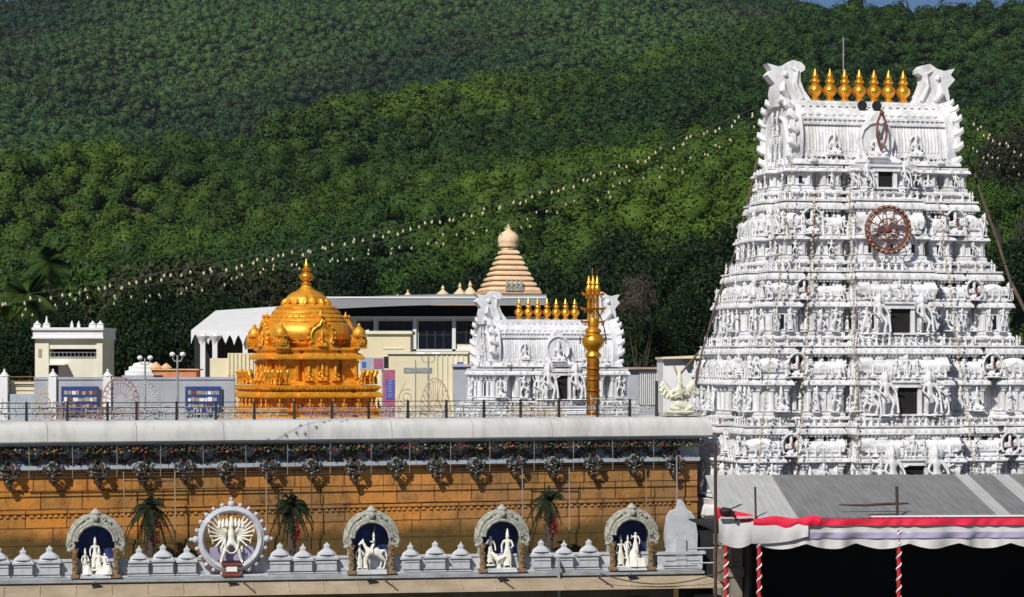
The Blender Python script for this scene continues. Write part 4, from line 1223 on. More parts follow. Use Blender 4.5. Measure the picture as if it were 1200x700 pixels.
for i, (x0, z0_, x1, z1_, lb) in enumerate([
    (-3.7, 20.0, -6.2, 7.0, 'thin string of cream bulbs down the left front corner of the big tower'),
    (-1.75, 18.9, -2.3, 7.2, 'thin string of cream bulbs left of the middle bay of the big tower'),
    (1.75, 18.9, 2.35, 7.2, 'thin string of cream bulbs right of the middle bay of the big tower'),
    (-2.9, 18.6, -4.6, 7.2, 'thin string of cream bulbs between left corner and middle bay of the big tower')]):
    pts = []
    for k in range(5):
        s = k / 4; z = z0_ + (z1_ - z0_) * s
        yb = -2.4 - (20 - z) * .22 - (.9 if abs(x0) < 2 else .35)
        pts.append(TL(x0 + (x1 - x0) * s, yb, z))
    bulb_string(lb, pts, 70, SBM, 0, .008, 'bulb strings hanging down the big tower', 1.35, .05, 0)
for j in range(26):
    q = R(360 / 26 * j); rr = .86
    link('bulb', SBM, wl_, (rr * math.cos(q), -.08, rr * math.sin(q)), (PI / 2, 0, 0), 1.2)
# long catenary strings from the tower top to the left and right
top = TL(-3.7, -1.2, 20.9)
A = [W(890, 124, 99), W(800, 160, 97), W(700, 200, 95), W(600, 232, 93), W(500, 256, 91), W(400, 278, 89), W(310, 297, 87), W(200, 317, 85), W(100, 333, 83), W(-30, 352, 80)]
B_ = [W(890, 140, 99.5), W(800, 182, 98), W(700, 222, 96.5), W(600, 256, 95), W(500, 272, 93.5), W(400, 291, 92), W(310, 309, 90.5), W(200, 330, 89), W(100, 341, 87.5), W(-30, 360, 86)]
bulb_string('upper long string of hanging bulbs running from the big tower top to the far left', A, 100, BULBM, .05, .01, None, .78, .16, .12)
bulb_string('lower sparser string of hanging bulbs running from the big tower to the far left', B_, 85, BULBM, .05, .008, None, .62, .4, .15)
bulb_string('upper string of hanging bulbs right of the big tower', [W(1140, 140, 101), W(1172, 162, 103), W(1230, 190, 106)], 16, BULBM, .05, .01, None, .78, .16, .12)
bulb_string('lower string of hanging bulbs right of the big tower', [W(1140, 158, 101), W(1172, 182, 103), W(1230, 212, 106)], 14, BULBM, .05, .008, None, .62, .4, .15)

# ------------------------------------------------------------------ the inner white tower
TH2 = R(17)
G2 = (W(641, 428, 131).x, 131)
t2 = thing('inner_gateway_tower', 'smaller white sculpted temple tower with seven golden finials left of the gilded pillar', 'temple tower', (G2[0], G2[1], -7.8), TH2)
T2 = [dict(a=3.7, b=2.1, cw=1.2, cp=.35, z=(18.05, 19.3, 19.62, 0, 0, 0)),
      dict(a=4.45, b=2.7, cw=1.4, cp=.45, z=(15.3, 16.3, 16.6, 17.35, 17.75, 18.05)),
      dict(a=5.1, b=3.3, cw=1.6, cp=.55, z=(12.4, 13.4, 13.7, 14.5, 14.85, 15.3))]
gopuram(t2, 'white2', T2, 19.77, 6.5, 3.3, 22.1, True, 9, 1.05, .52)
t2.scale = (.96, .96, 1)
m = MB(); bp = tower_plan(5.2, 3.4, 1.7, .6)
m.sweep(bp, [(.3, 7.7), (.3, 8.3), (.1, 8.6), (.1, 11.9), (.3, 12.1), (.1, 12.42)], True); part('stone_base', m, M['stonebase'], t2)
# ------------------------------------------------------------------ the long stone wall
def frame_px(o, th):
    """screen column -> distance along a wall that stands at o with heading th (plan layout helper)"""
    c, s = math.cos(th), math.sin(th)
    def f(px, off=0.0):
        k = (px - 600) / F
        ox, oy = o[0] + s * off, o[1] - c * off
        return (k * oy - ox) / (c - k * s)
    return f
WO = (-17.6, 88.0); WT = R(20.5)
wx = frame_px(WO, WT)
wall = thing('temple_wall', 'long orange sandstone temple wall under a whitewashed overhanging eave', 'wall', (WO[0], WO[1], 0), WT)
S0, S1 = -9.0, wx(817)
m = MB(); m.box(S0, 0, 0, S1, 2.4, 8.42); part('masonry', m, M['wall'], wall, angle=0)
m = MB()     # carved string course and plinth courses standing proud
m.box(S0, -.07, 6.86, S1, 0.01, 7.0); 
x = S0 + .1
while x < S1 - .2:
    m.box(x, -.05, 6.74, x + .13, -.0, 6.87, .02); x += .24 + .05 * math.sin(x * 3)
for sa, sb in ((wx(200), wx(330)), (wx(400), wx(585))):
    m.box(sa, -.1, 7.0, sb, 0.01, 7.06)
part('carved_course', m, M['wall'], wall, angle=0)
m = MB(); m.box(S0, -.16, 4.9, S1, 0.01, 5.75); m.box(S0, -.1, 5.76, S1, 0.01, 5.9); part('plinth', m, M['wall'], wall, angle=0)
m = MB(); m.box(S0, -.12, 8.42, S1, 2.4, 9.3); m.box(S0, -.26, 8.38, S1, -.12, 8.52); m.box(S0, -.2, 8.52, S1, -.12, 8.58)
part('frieze', m, M['bluegrey'], wall, angle=0)
m = MB()     # the sloping eave: rounded in section
sec = [(-.12, 9.34), (-.62, 9.34), (-.68, 9.3), (-.74, 9.36), (-.72, 9.6), (-.67, 9.82), (-.55, 9.96), (-.3, 10.04), (.0, 10.05), (2.6, 10.06), (2.6, 9.34)]
n_ = 40; vs = []
for i in range(n_ + 1):
    s = S0 + (S1 + .3 - S0) * i / n_
    for y, z in sec: vs.append((s, y, z + .003 * math.sin(i * 1.7)))
k_ = len(sec)
m.add(vs, [(i * k_ + j, i * k_ + (j + 1) % k_, (i + 1) * k_ + (j + 1) % k_, (i + 1) * k_ + j) for i in range(n_) for j in range(k_)] + [tuple(reversed(range(k_))), tuple(n_ * k_ + j for j in range(k_))])
part('eave', m, M['slab'], wall)
for s in np.arange(S0 + 1.2, S1, 3.1):
    m = MB(); m.tube([(s, y - .004, z + .004) for y, z in sec[3:9]] + [(s, 2.3, 10.07)], .012, 4); part('eave_joint', m, M['ledge'], wall)
m = MB(); m.box(S0, -.6, 9.22, S1 + .2, -.12, 9.33); part('eave_underside', m, M['ledge'], wall, angle=0)
m = MB(); m.box(S0, 2.4, 6.5, S1 - 2, 13, 7.6); m.box(S0, 13, 0, S1 - 2, 13.4, 7.8); m.box(S0, 2.4, 0, S1 - 2, 2.7, 6.5)
single('gallery_roof', m, M['tan'], 'flat gallery roof behind the long stone wall', 'roof', (WO[0], WO[1], 0), WT, angle=0)

def wloc(s, off, z):
    c, sn = math.cos(WT), math.sin(WT)
    return Vector((WO[0] + c * s + sn * off, WO[1] + sn * s - c * off, z))
# garlands under the eave
GR = []
for v in range(2):
    g = random.Random(40 + v)
    root = thing('flower_garland', 'flower swag and hanging pendant on the pale frieze under the eave', 'garland', (0, 0, -50), 0, 'flower garlands hung under the eave')
    m = MB()
    for k in range(46):      # swag
        t = k / 45; x = -.62 + 1.24 * t
        for q in range(2):
            m.mi = g.choice([0, 0, 0, 1, 2, 3, 4, 4, 4])
            z = -.12 - .42 * (4 * t * (1 - t)) + g.uniform(-.07, .07) - .13 * q
            m.ico((x, -.04 + g.uniform(-.03, .03), z), g.uniform(.03, .055), 1)
    for k in range(16):
        m.mi = g.choice([0, 0, 2, 4]); t = g.random(); x = -.62 + 1.24 * t
        m.ico((x, -.0, -.08 - g.random() * .36 * (4 * t * (1 - t) * .6 + .4)), g.uniform(.03, .06), 1)
    for q in (0, 1):
        m.mi = 3; m.tube([(-.66 + 1.32 * k / 12, -.03, -.2 - .12 * q - (.5 - .1 * q) * 4 * (k / 12) * (1 - k / 12)) for k in range(13)], .02, 4)
    part('swag', m, [M['fgreen'], M['fred'], M['forange'], M['fwhite'], M['fdark']], root, (0, 0, 0), angle=60)
    m = MB()
    for k in range(190):     # column, bulb-shaped pendant, tassel
        t = g.random()
        if t < .4: r_ = .16; z = -.75 * t / .4
        else:
            u_ = (t - .4) / .6; r_ = .36 * math.sin(PI * min(1, u_ * .9 + .12)) ** .8; z = -.6 - .62 * u_
        a_ = g.uniform(0, 2 * PI); m.mi = g.choice([0, 0, 4, 4, 1, 3] if t < .4 else [0, 4, 4, 4, 3, 3])
        m.ico((r_ * math.cos(a_), -.06 + r_ * .5 * math.sin(a_), z), g.uniform(.035, .06), 1)
    part('pendant', m, [M['fgreen'], M['fred'], M['forange'], M['fwhite'], M['fdark']], root, (.74, -.04, 0), angle=60)
    m = MB(); m.mi = 0
    m.lathe([(.02, 0), (.1, -.06), (.12, -.14), (.03, -.3)], (0, -.06, -1.17), 8); m.mi = 1; m.ico((0, -.1, -1.18), .05, 1)
    part('tassel', m, [M['fdark'], M['fred']], root, (.74, -.04, 0))
    GR.append(root)
k = 0; px_ = -60.0; pend = [10, 62, 115, 167, 216, 265, 315, 365, 415, 464, 511, 557, 603, 648, 694, 742, 790]
pend = [-42] + pend
for i, p_ in enumerate(pend):
    s = wx(p_, .17)
    o = GR[i] if i < 2 else copy_tree(GR[i % 2])
    o.location = wloc(s - .74, .17, 9.22); o.rotation_euler = (0, 0, WT); o.scale = (1.0, 1, 1 + .06 * math.sin(i * 2.3))
# dense strip of leaves and flowers right under the eave
m = MB(); g = random.Random(5)
s = S0
while s < S1:
    for q in range(3):
        m.mi = g.choice([0, 0, 0, 0, 1, 2, 3, 4, 4, 4]); m.ico((s + g.uniform(-.05, .05), -.52 + g.uniform(-.05, .05), 9.16 - .09 * q + g.uniform(-.04, .04)), g.uniform(.04, .065), 1)
    s += .085
single('leaf_and_flower_strip', m, [M['fgreen'], M['fred'], M['forange'], M['fwhite'], M['fdark']], 'continuous thin strip of leaves and red flowers just under the eave edge', 'garland', (WO[0], WO[1], 0), WT, angle=60)
# rods and upright poles in front of the wall
m = MB()
for (pa, pb, z) in ((0, 812, 8.12), (145, 205, 7.98), (612, 668, 8.0), (20, 330, 8.26)):
    m.tube([(wx(pa, .5) - (1 if pa == 0 else 0), -.5, z), (wx(pb, .5), -.5, z - .04)], .022, 5)
single('horizontal_pole', m, M['darkpole'], 'thin dark horizontal poles tied across the top of the orange wall', 'pole', (WO[0], WO[1], 0), WT)
for p_, z0_, z1_, mt, r_ in ((145, 5.4, 8.3, 'bamboo', .022), (205, 5.4, 8.3, 'bamboo', .026), (312, 5.6, 8.2, 'bamboo', .022), (365, 5.4, 8.1, 'darkpole', .02), (612, 5.2, 8.2, 'galv', .018), (667, 5.3, 8.2, 'galv', .018), (793, 4.8, 8.6, 'galv', .024), (757, 5.9, 8.1, 'bamboo', .015)):
    m = MB(); m.tube([(0, 0, z0_), (.015, 0, (z0_ + z1_) / 2), (0, 0, z1_)], r_, 6)
    side = {145: 'left of the first palm from the left', 205: 'right of the first palm from the left', 312: 'left of the middle palm', 365: 'right of the middle palm', 612: 'left of the rightmost palm',
            667: 'right of the rightmost palm', 793: 'at the right end of the orange wall', 757: 'above the rightmost niche shrine'}[p_]
    single('upright_pole', m, M[mt], 'thin upright pole before the orange wall, ' + side, 'pole', wloc(wx(p_, .55), .55, 0), WT, 'thin poles in front of the stone wall')
# cords dropping from the eave
for i, p_ in enumerate([34, 85, 137, 188, 238, 288, 337, 387, 435, 480, 528, 574, 626, 672, 718, 766]):
    m = MB(); m.tube([(0, 0, 9.28), (0.01, .01, 8.6), (0, 0, 8.1)], .01, 4)
    single('cord', m, M['galv'], 'thin pale cord hanging from the eave between two garland pendants', 'cord', wloc(wx(p_, .6), .6, 0), WT, 'cords hanging from the eave')

# railing on the terrace
rail = thing('terrace_railing', 'thin dark railing on top of the long white eave', 'railing', (WO[0], WO[1], 0), WT)
for p_ in [-10, 31, 79, 126, 160, 207, 253, 298, 345, 389, 432, 478, 523, 567, 610, 655, 700, 738]:
    m = MB(); s = wx(p_, -.35)
    m.box(s - .045, .3, 10.05, s + .045, .39, 10.72, .008); part('post', m, M['rail'], rail)
m = MB()
for z in (10.3, 10.5, 10.68): m.tube([(wx(-30, -.35), .35, z), (wx(740, -.35), .35, z)], .014, 4)
part('rails', m, M['rail'], rail)
m = MB(); s = wx(770, -.3); m.tube([(0, 0, 10.0), (0, 0, 11.4)], .06, 6); single('dark_pole', m, M['rail'], 'short dark upright pole on the eave beside the cream winged statue', 'pole', wloc(s, -.35, 0), WT)

# lamp frames standing on the terrace behind the railing
def scroll(m, cx, cz, r, turns=1.6, s=1, y=0, rad=.022, a0=0):
    pts = []
    for k in range(int(turns * 18)):
        a = R(a0) + s * k * 2 * PI / 18; q = r * (1 - k / (turns * 18) * .85); pts.append((cx + q * math.cos(a), y, cz + q * math.sin(a)))
    m.tube(pts, rad, 5)
def lamp_frame(kind, p_, w, h, mt, label, off=-1.2, seed=0):
    s = wx(p_, off); t = wloc(s, off, 10.06); m = MB(); g = random.Random(seed)
    if kind == 'fan':
        m.tube([(w * math.cos(a), 0, h * math.sin(a)) for a in [R(9 * j) for j in range(21)]], .025, 5)
        m.tube([(w * .45 * math.cos(a), 0, h * .45 * math.sin(a)) for a in [R(12 * j) for j in range(16)]], .02, 5)
        for j in range(17):
            a = R(5 + j * 10.6); m.tube([(w * .45 * math.cos(a), 0, h * .45 * math.sin(a)), (w * .93 * math.cos(a), 0, h * .93 * math.sin(a))], .016, 4); m.ico((w * .93 * math.cos(a), 0, h * .93 * math.sin(a)), .04, 1)
        for j in range(7): scroll(m, g.uniform(-w * .4, w * .4), g.uniform(.1, h * .35), .12, 1.2, g.choice((-1, 1)), 0, .014)
    elif kind == 'arch':
        m.tube([(-w, 0, 0)] + [(w * math.cos(a), 0, h * .4 + h * .6 * math.sin(a)) for a in [R(180 - 10 * j) for j in range(19)]] + [(w, 0, 0)], .028, 5)
        m.tube([(w * .8 * math.cos(a), 0, h * .4 + h * .48 * math.sin(a)) for a in [R(180 - 10 * j) for j in range(19)]], .018, 5)
        for j in range(13):
            a = R(15 * j); m.ico((w * .9 * math.cos(a), 0, h * .4 + h * .55 * math.sin(a)), .045, 1); m.tube([(w * .3 * math.cos(a), 0, h * .4 + h * .2 * math.sin(a)), (w * .8 * math.cos(a), 0, h * .4 + h * .48 * math.sin(a))], .013, 4)
        for j in range(6): scroll(m, -w + 2 * w * j / 5, h * .18, .16, 1.5, (-1) ** j, 0, .015)
    elif kind == 'scroll':
        scroll(m, 0, h * .55, w * .7, 1.9, 1, 0, .024, 60); scroll(m, w * .4, h * .2, w * .4, 1.5, -1, 0, .02); m.tube([(-w * .6, 0, 0), (-w * .8, 0, h * .5), (0, 0, h)], .02, 5); scroll(m, -w * .5, h * .25, w * .3, 1.4, 1, 0, .018)
    else:      # low tangle of scrolls
        n = int(w * 2 / .22)
        for j in range(n):
            x = -w + j * .22
            scroll(m, x, g.uniform(.1, h * .6), g.uniform(.1, .2), 1.5, g.choice((-1, 1)), g.uniform(-.1, .1), g.uniform(.013, .022), g.uniform(0, 360))
            m.tube([(x, 0, 0), (x + g.uniform(-.1, .1), 0, h * g.uniform(.5, 1))], .014, 4); 
            if j % 2 == 0: m.ico((x, 0, g.uniform(.1, h)), .045, 1)
        m.tube([(-w, 0, h * .75), (w, 0, h * .72)], .016, 4); m.tube([(-w, 0, h * .3), (w, 0, h * .32)], .016, 4)
    return single('light_display', m, M[mt], label, 'light frame', t, WT)
for i, a in enumerate([
    ('arch', 141, .66, 1.5, 'pinkframe', 'rust-pink arched lamp frame, left of the two arches over the left terrace'),
    ('arch', 170, .56, 1.35, 'silverframe', 'silver arched lamp frame, right of the two arches over the left terrace'),
    ('tangle', 45, 1.3, .85, 'silverframe', 'low silver scrolled lamp frame at the left end of the terrace'),
    ('scroll', 52, .45, 1.2, 'lampframe', 'yellowish peacock-like scroll lamp frame at the left end of the terrace'),
    ('tangle', 100, 1.4, .6, 'pinkframe', 'low rust-pink scrolled lamp frame below the left blue board'),
    ('tangle', 215, 1.5, .6, 'silverframe', 'low silver scrolled lamp frame below the right blue board'),
    ('tangle', 150, 1.5, .42, 'silverframe', 'very low silver scroll frame in front of the two terrace arches'),
    ('fan', 510, .62, 1.45, 'lampframe', 'large brass fan-shaped lamp frame right of the golden dome'),
    ('scroll', 476, .45, 1.35, 'lampframe', 'brass spiral lamp frame left of the fan-shaped one'),
    ('tangle', 492, 1.5, .5, 'silverframe', 'low silver scroll frame under the brass fan'),
    ('tangle', 575, 1.1, .75, 'silverframe', 'silver scroll frame before the left half of the small white tower'),
    ('tangle', 632, 1.1, .6, 'lampframe', 'brass scroll frame before the door of the small white tower'),
    ('tangle', 722, 1.0, .9, 'silverframe', 'silver scroll frame right of the gilded pillar'),
    ('tangle', 752, .6, .6, 'silverframe', 'small silver scroll frame before the grey sheds'),
    ('tangle', 300, 1.2, .5, 'golddark' if False else 'lampframe', 'brass scroll frame before the left half of the golden dome base'),
    ('tangle', 395, 1.4, .5, 'pinkframe', 'rust-pink scroll frame before the right half of the golden dome base'),
]):
    lamp_frame(*a, seed=i)

# cream winged statue seated at the end of the eave
t = thing('winged_statue', 'cream painted kneeling winged statue on the eave beside the big white tower', 'statue', wloc(wx(796, -.1), -.1, 10.07), WT)
link('figure', SM['winged_cream'], t, (0, 0, .12), 0, 1.75)
m = MB(); m.box(-.75, -.45, 0, .75, .45, .12, .03); part('pedestal', m, M['archgrey'], t)

# ------------------------------------------------------------------ the front gallery and its parapet
PO = (-16.8, 84.0); PT = R(10.3)
pxx = frame_px(PO, PT)
def ploc(s, off, z):
    c, sn = math.cos(PT), math.sin(PT)
    return Vector((PO[0] + c * s + sn * off, PO[1] + sn * s - c * off, z))
E = pxx(818)
gal = thing('front_gallery', 'low stone street gallery with tan sloping eave in front of the orange wall', 'gallery', (PO[0], PO[1], 0), PT)
m = MB()
m.box(-9, -.15, 4.72, E + .1, 6, 4.98, 0); m.box(-9, -.32, 4.84, E + .15, -.15, 4.93)
part('roof_ledge', m, M['ledge'], gal, angle=0)
m = MB()
sec = [(-.12, 4.78), (-.32, 4.76), (-1.15, 4.5), (-1.18, 4.42), (-1.05, 4.4), (-.12, 4.6)]
vs = [(-9, y, z) for y, z in sec] + [(E + .1 + (0.75 if z < 4.55 else 0.1), y, z) for y, z in sec]; q_ = len(sec)
m.add(vs, [(j, (j + 1) % q_, (j + 1) % q_ + q_, j + q_) for j in range(q_)] + [tuple(reversed(range(q_))), tuple(q_ + j for j in range(q_))])
x = -8.0
while x < E:
    m.tube([(x, -.35, 4.76), (x, -1.15, 4.5)], .03, 5); x += 1.16
part('sloping_eave', m, M['tan'], gal, angle=20)
x = -8.0
for k in range(14):
    m = MB(); m.box(x - .22, -.55, 0, x + .22, -.1, .5, .03); m.box(x - .17, -.5, .5, x + .17, -.16, 3.3); m.box(x - .3, -.6, 3.3, x + .3, -.05, 3.6, -.05); m.box(x - .4, -.7, 3.6, x + .4, 0, 4.1)
    part('pillar', m, M['stonebase'], gal); x += 2.45
m = MB(); m.box(-9, 3.5, 0, E, 3.7, 4.7); part('back_wall', m, M['stonebase'], gal, angle=0)

def merlon(m, w=.3, spike=.0):
    m.box(-w, -.1, 0, w, .12, .1); m.box(-w + .05, -.07, .1, w - .05, .1, .5); m.box(-w, -.11, .5, w, .13, .58)
    m.box(-w + .02, -.1, .58, w - .02, .12, .66, .05)
    m.lathe([(w * .86, .66), (w * .8, .72), (w * .55, .8), (w * .3, .86), (.1, .92), (.12, .97), (.05, 1.03), (.01, 1.08 + spike)], (0, 0, 0), 8, 1, .5)
MER = MB(); merlon(MER, .38); MERM = MER.mesh('merlon', M['parapet'], 30)
MER2 = MB(); merlon(MER2, .35, .05); MERM2 = MER2.mesh('merlon', M['parapet'], 30)
par = thing('parapet', 'grey-white battlemented parapet with little domed merlons along the gallery roof', 'parapet', (PO[0], PO[1], 4.98), PT)
m = MB(); m.box(-9, .16, 0, E, .3, .52); m.box(-9, .12, .52, E, .34, .6); m.box(-9, -.14, -.0, E, .16, .05); part('low_wall', m, M['parapet'], par, angle=0)
holes = [(112, 34), (272, 38), (435, 34), (588, 34), (740, 34)]
k = 0; pl = [-90, -60, -30, -2, 27, 58, 163, 191, 219, 328, 355, 383, 481, 510, 540, 634, 661, 690]
for p_ in pl:
    link('merlon', MERM if k % 2 else MERM2, par, (pxx(p_), 0, .0), 0, (1, 1, 1 if k % 2 else .92)); k += 1
for a_, b_ in ((-60, 76), (148, 232), (312, 398), (472, 552), (624, 704), (776, 816)):     # thin pipe rail before the merlons
    m = MB(); m.tube([(pxx(a_), -.2, .12), (pxx(b_), -.2, .12)], .02, 5); m.tube([(pxx(a_), -.16, .46), (pxx(b_), -.16, .46)], .012, 5); part('pipe', m, M['rail'], par)

def shrine(p_, label, kind):
    t = thing('niche_shrine', label, 'shrine', ploc(pxx(p_, .12), .12, 4.985), PT); t.scale = (.9, .9, .97)
    m = MB(); w = .62; h = 1.25
    arch = [(w * math.cos(a) * 1.0, h + .52 * math.sin(a)) for a in [R(180 - 12 * j) for j in range(16)]]
    for r_, of, y in ((.1, .28, -.0), (.075, .14, -.12), (.055, .05, -.2), (.06, .38, .02)):
        m.tube([(x * (1 + of / w), y, h + (z - h) * (1 + of / .52)) for x, z in arch], r_, 7)
    for s in (-1, 1):
        scroll(m, s * (w + .26), h - .12, .17, 1.4, -s, -.08, .06, 90); m.ico((s * (w + .3), -.05, h - .3), .13, 2, (1, .8, .7))
        m.tube([(s * (w * .9), -.1, h + .62), (s * (w * .55), -.1, h + .8), (s * .25, -.12, h + .78)], .06, 6)
    m.lathe([(.3, 0), (.34, .1), (.26, .2), (.16, .26), (.2, .32), (.12, .42), (.03, .5)], (0, -.02, h + .62), 10, 1, .55)
    m.ico((0, -.2, h + .78), .13, 2); 
    for s in (-1, 1): m.ico((s * .06, -.3, h + .82), .03, 1); m.tube([(s * .1, -.15, h + .7), (s * .3, -.15, h + .66), (s * .38, -.1, h + .78)], .05, 6)
    part('arch', m, M['archgrey'], t)
    m = MB(); back = [(-w - .1, 0), (w + .1, 0)] + [((w + .1) * math.cos(a), h + .6 * math.sin(a)) for a in [R(15 * j) for j in range(13)]]
    m.prism(back, .5, .58); part('painted_backdrop', m, M['nicheblue'], t, angle=0)
    m = MB()
    vs = []
    prof = [(-w - .16, 0)] + [(-(w + .16) * math.cos(a), h + .66 * math.sin(a)) for a in [R(15 * j) for j in range(13)]] + [(w + .16, 0)]
    n = len(prof); vs = [(x, -.02, z) for x, z in prof] + [(x, .6, z) for x, z in prof]
    vs += [(x * .9, -.02, z * .97) for x, z in prof] + [(x * .9, .6, z * .97) for x, z in prof]
    fs = []
    for i in range(n - 1):
        fs += [(i, i + 1, n + i + 1, n + i), (2 * n + i + 1, 2 * n + i, 3 * n + i, 3 * n + i + 1), (i + 1, i, 2 * n + i, 2 * n + i + 1), (n + i, n + i + 1, 3 * n + i + 1, 3 * n + i)]
    m.add(vs, fs); m.box(-w - .2, .6, 0, w + .2, .72, 1.7)
    part('vault', m, M['archgrey'], t)
    m = MB()
    for s in (-1, 1):
        x0 = s * (w + .13)
        m.box(x0 - .15, -.2, 0, x0 + .15, .15, .12); m.lathe([(.11, .12), (.09, .2), (.12, .3), (.09, .36), (.1, .6), (.13, .66), (.09, .7), (.1, .85), (.15, .95), (.15, 1.0)], (x0, -.05, 0), 8)
        for q in range(5): m.ico((x0 + .04 * (-1) ** q, -.16, .2 + q * .17), .05, 1)
        part('pillar', m, M['archbrown'], t); m = MB()
    m = MB(); m.box(-w + .06, -.26, 0, w - .06, .3, .13, .03); part('plinth', m, M['parapet'], t)
    z0 = .13
    if kind == 0:
        link('statue', SM['plain'], t, (-.02, .12, z0 + .15), .1, 1.14); link('statue', SM['plain'], t, (-.38, .0, z0), .5, 0.89); link('statue', SM['plainraise'], t, (.33, -.02, z0), -.6, 0.84)
        link('statue', SM['plain'], t, (.12, .05, z0 - .15), -.1, 1.08)
        m = MB(); m.lathe([(.2, 0), (.17, .1), (.08, .25), (.02, .32)], (-.28, -.1, z0), 8); part('rock_mound', m, M['statue'], t); m = MB(); m.lathe([(.24, 0), (.2, .16), (.1, .3)], (.42, -.08, z0), 8); part('rock_mound', m, M['statue'], t)
    elif kind == 1:
        link('horse_statue', SM['horse'], t, (.12, .0, z0), .12, 1.02); link('rider_statue', SM['rider'], t, (.1, .0, z0 + .76), .05, .78)
        link('statue', SM['plain'], t, (-.42, .12, z0), .2, 0.98); link('statue', SM['plainraise'], t, (-.2, .22, z0), 0, 0.84)
    elif kind == 2:
        link('statue', SM['plain'], t, (.22, .02, z0), -.15, 1.39); link('statue', SM['plainraise'], t, (-.42, .1, z0 + .12), .4, 1.20)
        m = MB(); m.tube([(-.4, .0, z0 + .55), (-.15, -.05, z0 + .3), (.15, -.02, z0 + .42)], [.06, .13, .07], 8); m.lathe([(.1, 0), (.08, .12), (.12, .2)], (-.1, .0, z0), 8); part('altar', m, M['statue'], t)
    else:
        link('statue', SM['raise'] if False else SM['plainraise'], t, (.18, .1, z0 + .38), -.2, 0.97); link('statue', SM['plain'], t, (-.4, .1, z0), .2, 1.12); link('statue', SM['plain'], t, (-.12, .12, z0 + .3), .1, 0.80)
        m = MB(); m.lathe([(.32, 0), (.3, .12), (.24, .3), (.14, .5), (.05, .62)], (.08, .0, z0), 9); m.box(-.02, -.28, z0, .5, .0, z0 + .3, .06); m.tube([(-.1, -.2, z0), (-.25, -.22, z0 + .5), (-.2, -.1, z0 + .8)], .05, 6); part('rock_mound', m, M['statue'], t)
    return t
shrine(112, 'niche shrine with three small white robed figures, nearest the left edge', 0)
shrine(435, 'niche shrine with a white walking horse and its rider', 1)
shrine(588, 'niche shrine with a tall standing white figure and a smaller one facing it', 2)
shrine(740, 'niche shrine with white figures standing over a rocky mound, nearest the big tower', 3)
# the round frame with the many-armed figure
t = thing('round_shrine', 'round grey toothed ring holding a many-armed white statue', 'shrine', ploc(pxx(271, .15), .15, 4.985), PT)
m = MB(); r = 1.0; zc_ = 1.22
m.tube([(r * math.cos(a), 0, zc_ + r * math.sin(a)) for a in [R(9 * j) for j in range(40)]], .13, 8, closed=True)
m.tube([(r * .98 * math.cos(a), -.12, zc_ + r * .98 * math.sin(a)) for a in [R(9 * j) for j in range(40)]], .05, 6, closed=True)
for j in range(24):
    a = R(15 * j + 7.5 - 7.5); rr = r + .17; big = j in (0, 6, 12)
    m.ico((rr * math.cos(a), 0, zc_ + rr * math.sin(a)), .075 if not big else .13, 2)
    if big: m.ico(((rr + .16) * math.cos(a), 0, zc_ + (rr + .16) * math.sin(a)), .07, 2)
part('ring', m, M['parapet'], t)
m = MB(); m.ico((0, 0, 0), .06, 2); bm_ = m.mesh('red_bead', M['rust'])
for j in range(24):
    a = R(15 * j + 7.5); rr = r + .15; link('red_bead', bm_, t, (rr * math.cos(a), .0, zc_ + rr * math.sin(a)))
m = MB(); m.box(-.3, -.22, .0, .3, .22, .14); m.box(-.24, -.2, .14, .24, .2, .36, .04); m.box(-.34, -.24, .36, .34, .24, .42); part('pedestal', m, M['rust'], t)
m = MB(); m.box(-.18, -.25, .16, .18, -.2, .32); part('nameplate', m, M['paint'], t)
link('many_armed_statue', SM['cosmic'], t, (0, -.05, .42), .08, 1.68)
m = MB(); m.prism([(-.8, .5), (.8, .5), (.8, 1.0), (.5, 1.0), (.4, .8), (.1, 1.0), (-.2, .78), (-.5, .98), (-.8, .9)], .15, .19); part('painted_backdrop', m, M['lilac'], t, angle=0)

# whitewashed stepped stele at the right end of the parapet
t = thing('white_stele', 'plain whitewashed round-topped slab monument at the right end of the parapet', 'monument', ploc(pxx(796, -.3), -.3, 4.985), PT)
m = MB(); m.prism([(-.52, .6), (.58, .6), (.6, 1.2), (.5, 1.75), (.38, 1.95), (.22, 2.05), (.1, 2.3), (.0, 2.38), (-.06, 2.2), (-.1, 2.05), (-.3, 1.98), (-.42, 1.8), (-.5, 1.3)], -.22, .2); part('slab', m, M['parapet'], t, angle=25)
m = MB(); m.box(-.85, -.3, 0, .75, .3, .5); m.box(-.95, -.35, .5, .85, .35, .6); m.box(-.2, -.34, 0, .18, -.2, 1.05, .02); part('base', m, M['parapet'], t)

# flood lamps bracketed to the ledge
for p_, nm in ((112, 'the shrine with three robed figures'), (272, 'the round toothed ring'), (435, 'the shrine with the horse'), (588, 'the shrine with the tall standing figure'), (740, 'the shrine nearest the big tower')):
    t = thing('floodlight', 'small black floodlight bracketed below ' + nm, 'floodlight', ploc(pxx(p_, .4), .4, 4.86), PT, 'floodlights along the gallery ledge')
    m = MB(); m.xf = txyz(.02, -.12, -.22) @ ry(.3) @ rx(-.5); m.box(-.14, -.09, -.12, .14, .09, .1, .02); m.box(-.17, -.11, .1, .17, .11, .14); part('housing', m, M['black'], t)
    m = MB(); m.tube([(0, 0, 0), (-.02, -.08, -.12), (0, -.1, -.2)], .03, 5); m.tube([(.03, -.16, -.3), (.12, -.3, -.42)], .02, 4); part('bracket', m, M['black'], t)
    m = MB(); m.xf = txyz(.02, -.12, -.22) @ ry(.3) @ rx(-.5); m.box(-.11, -.07, .142, .11, .07, .15); part('lens', m, M['glass'], t)
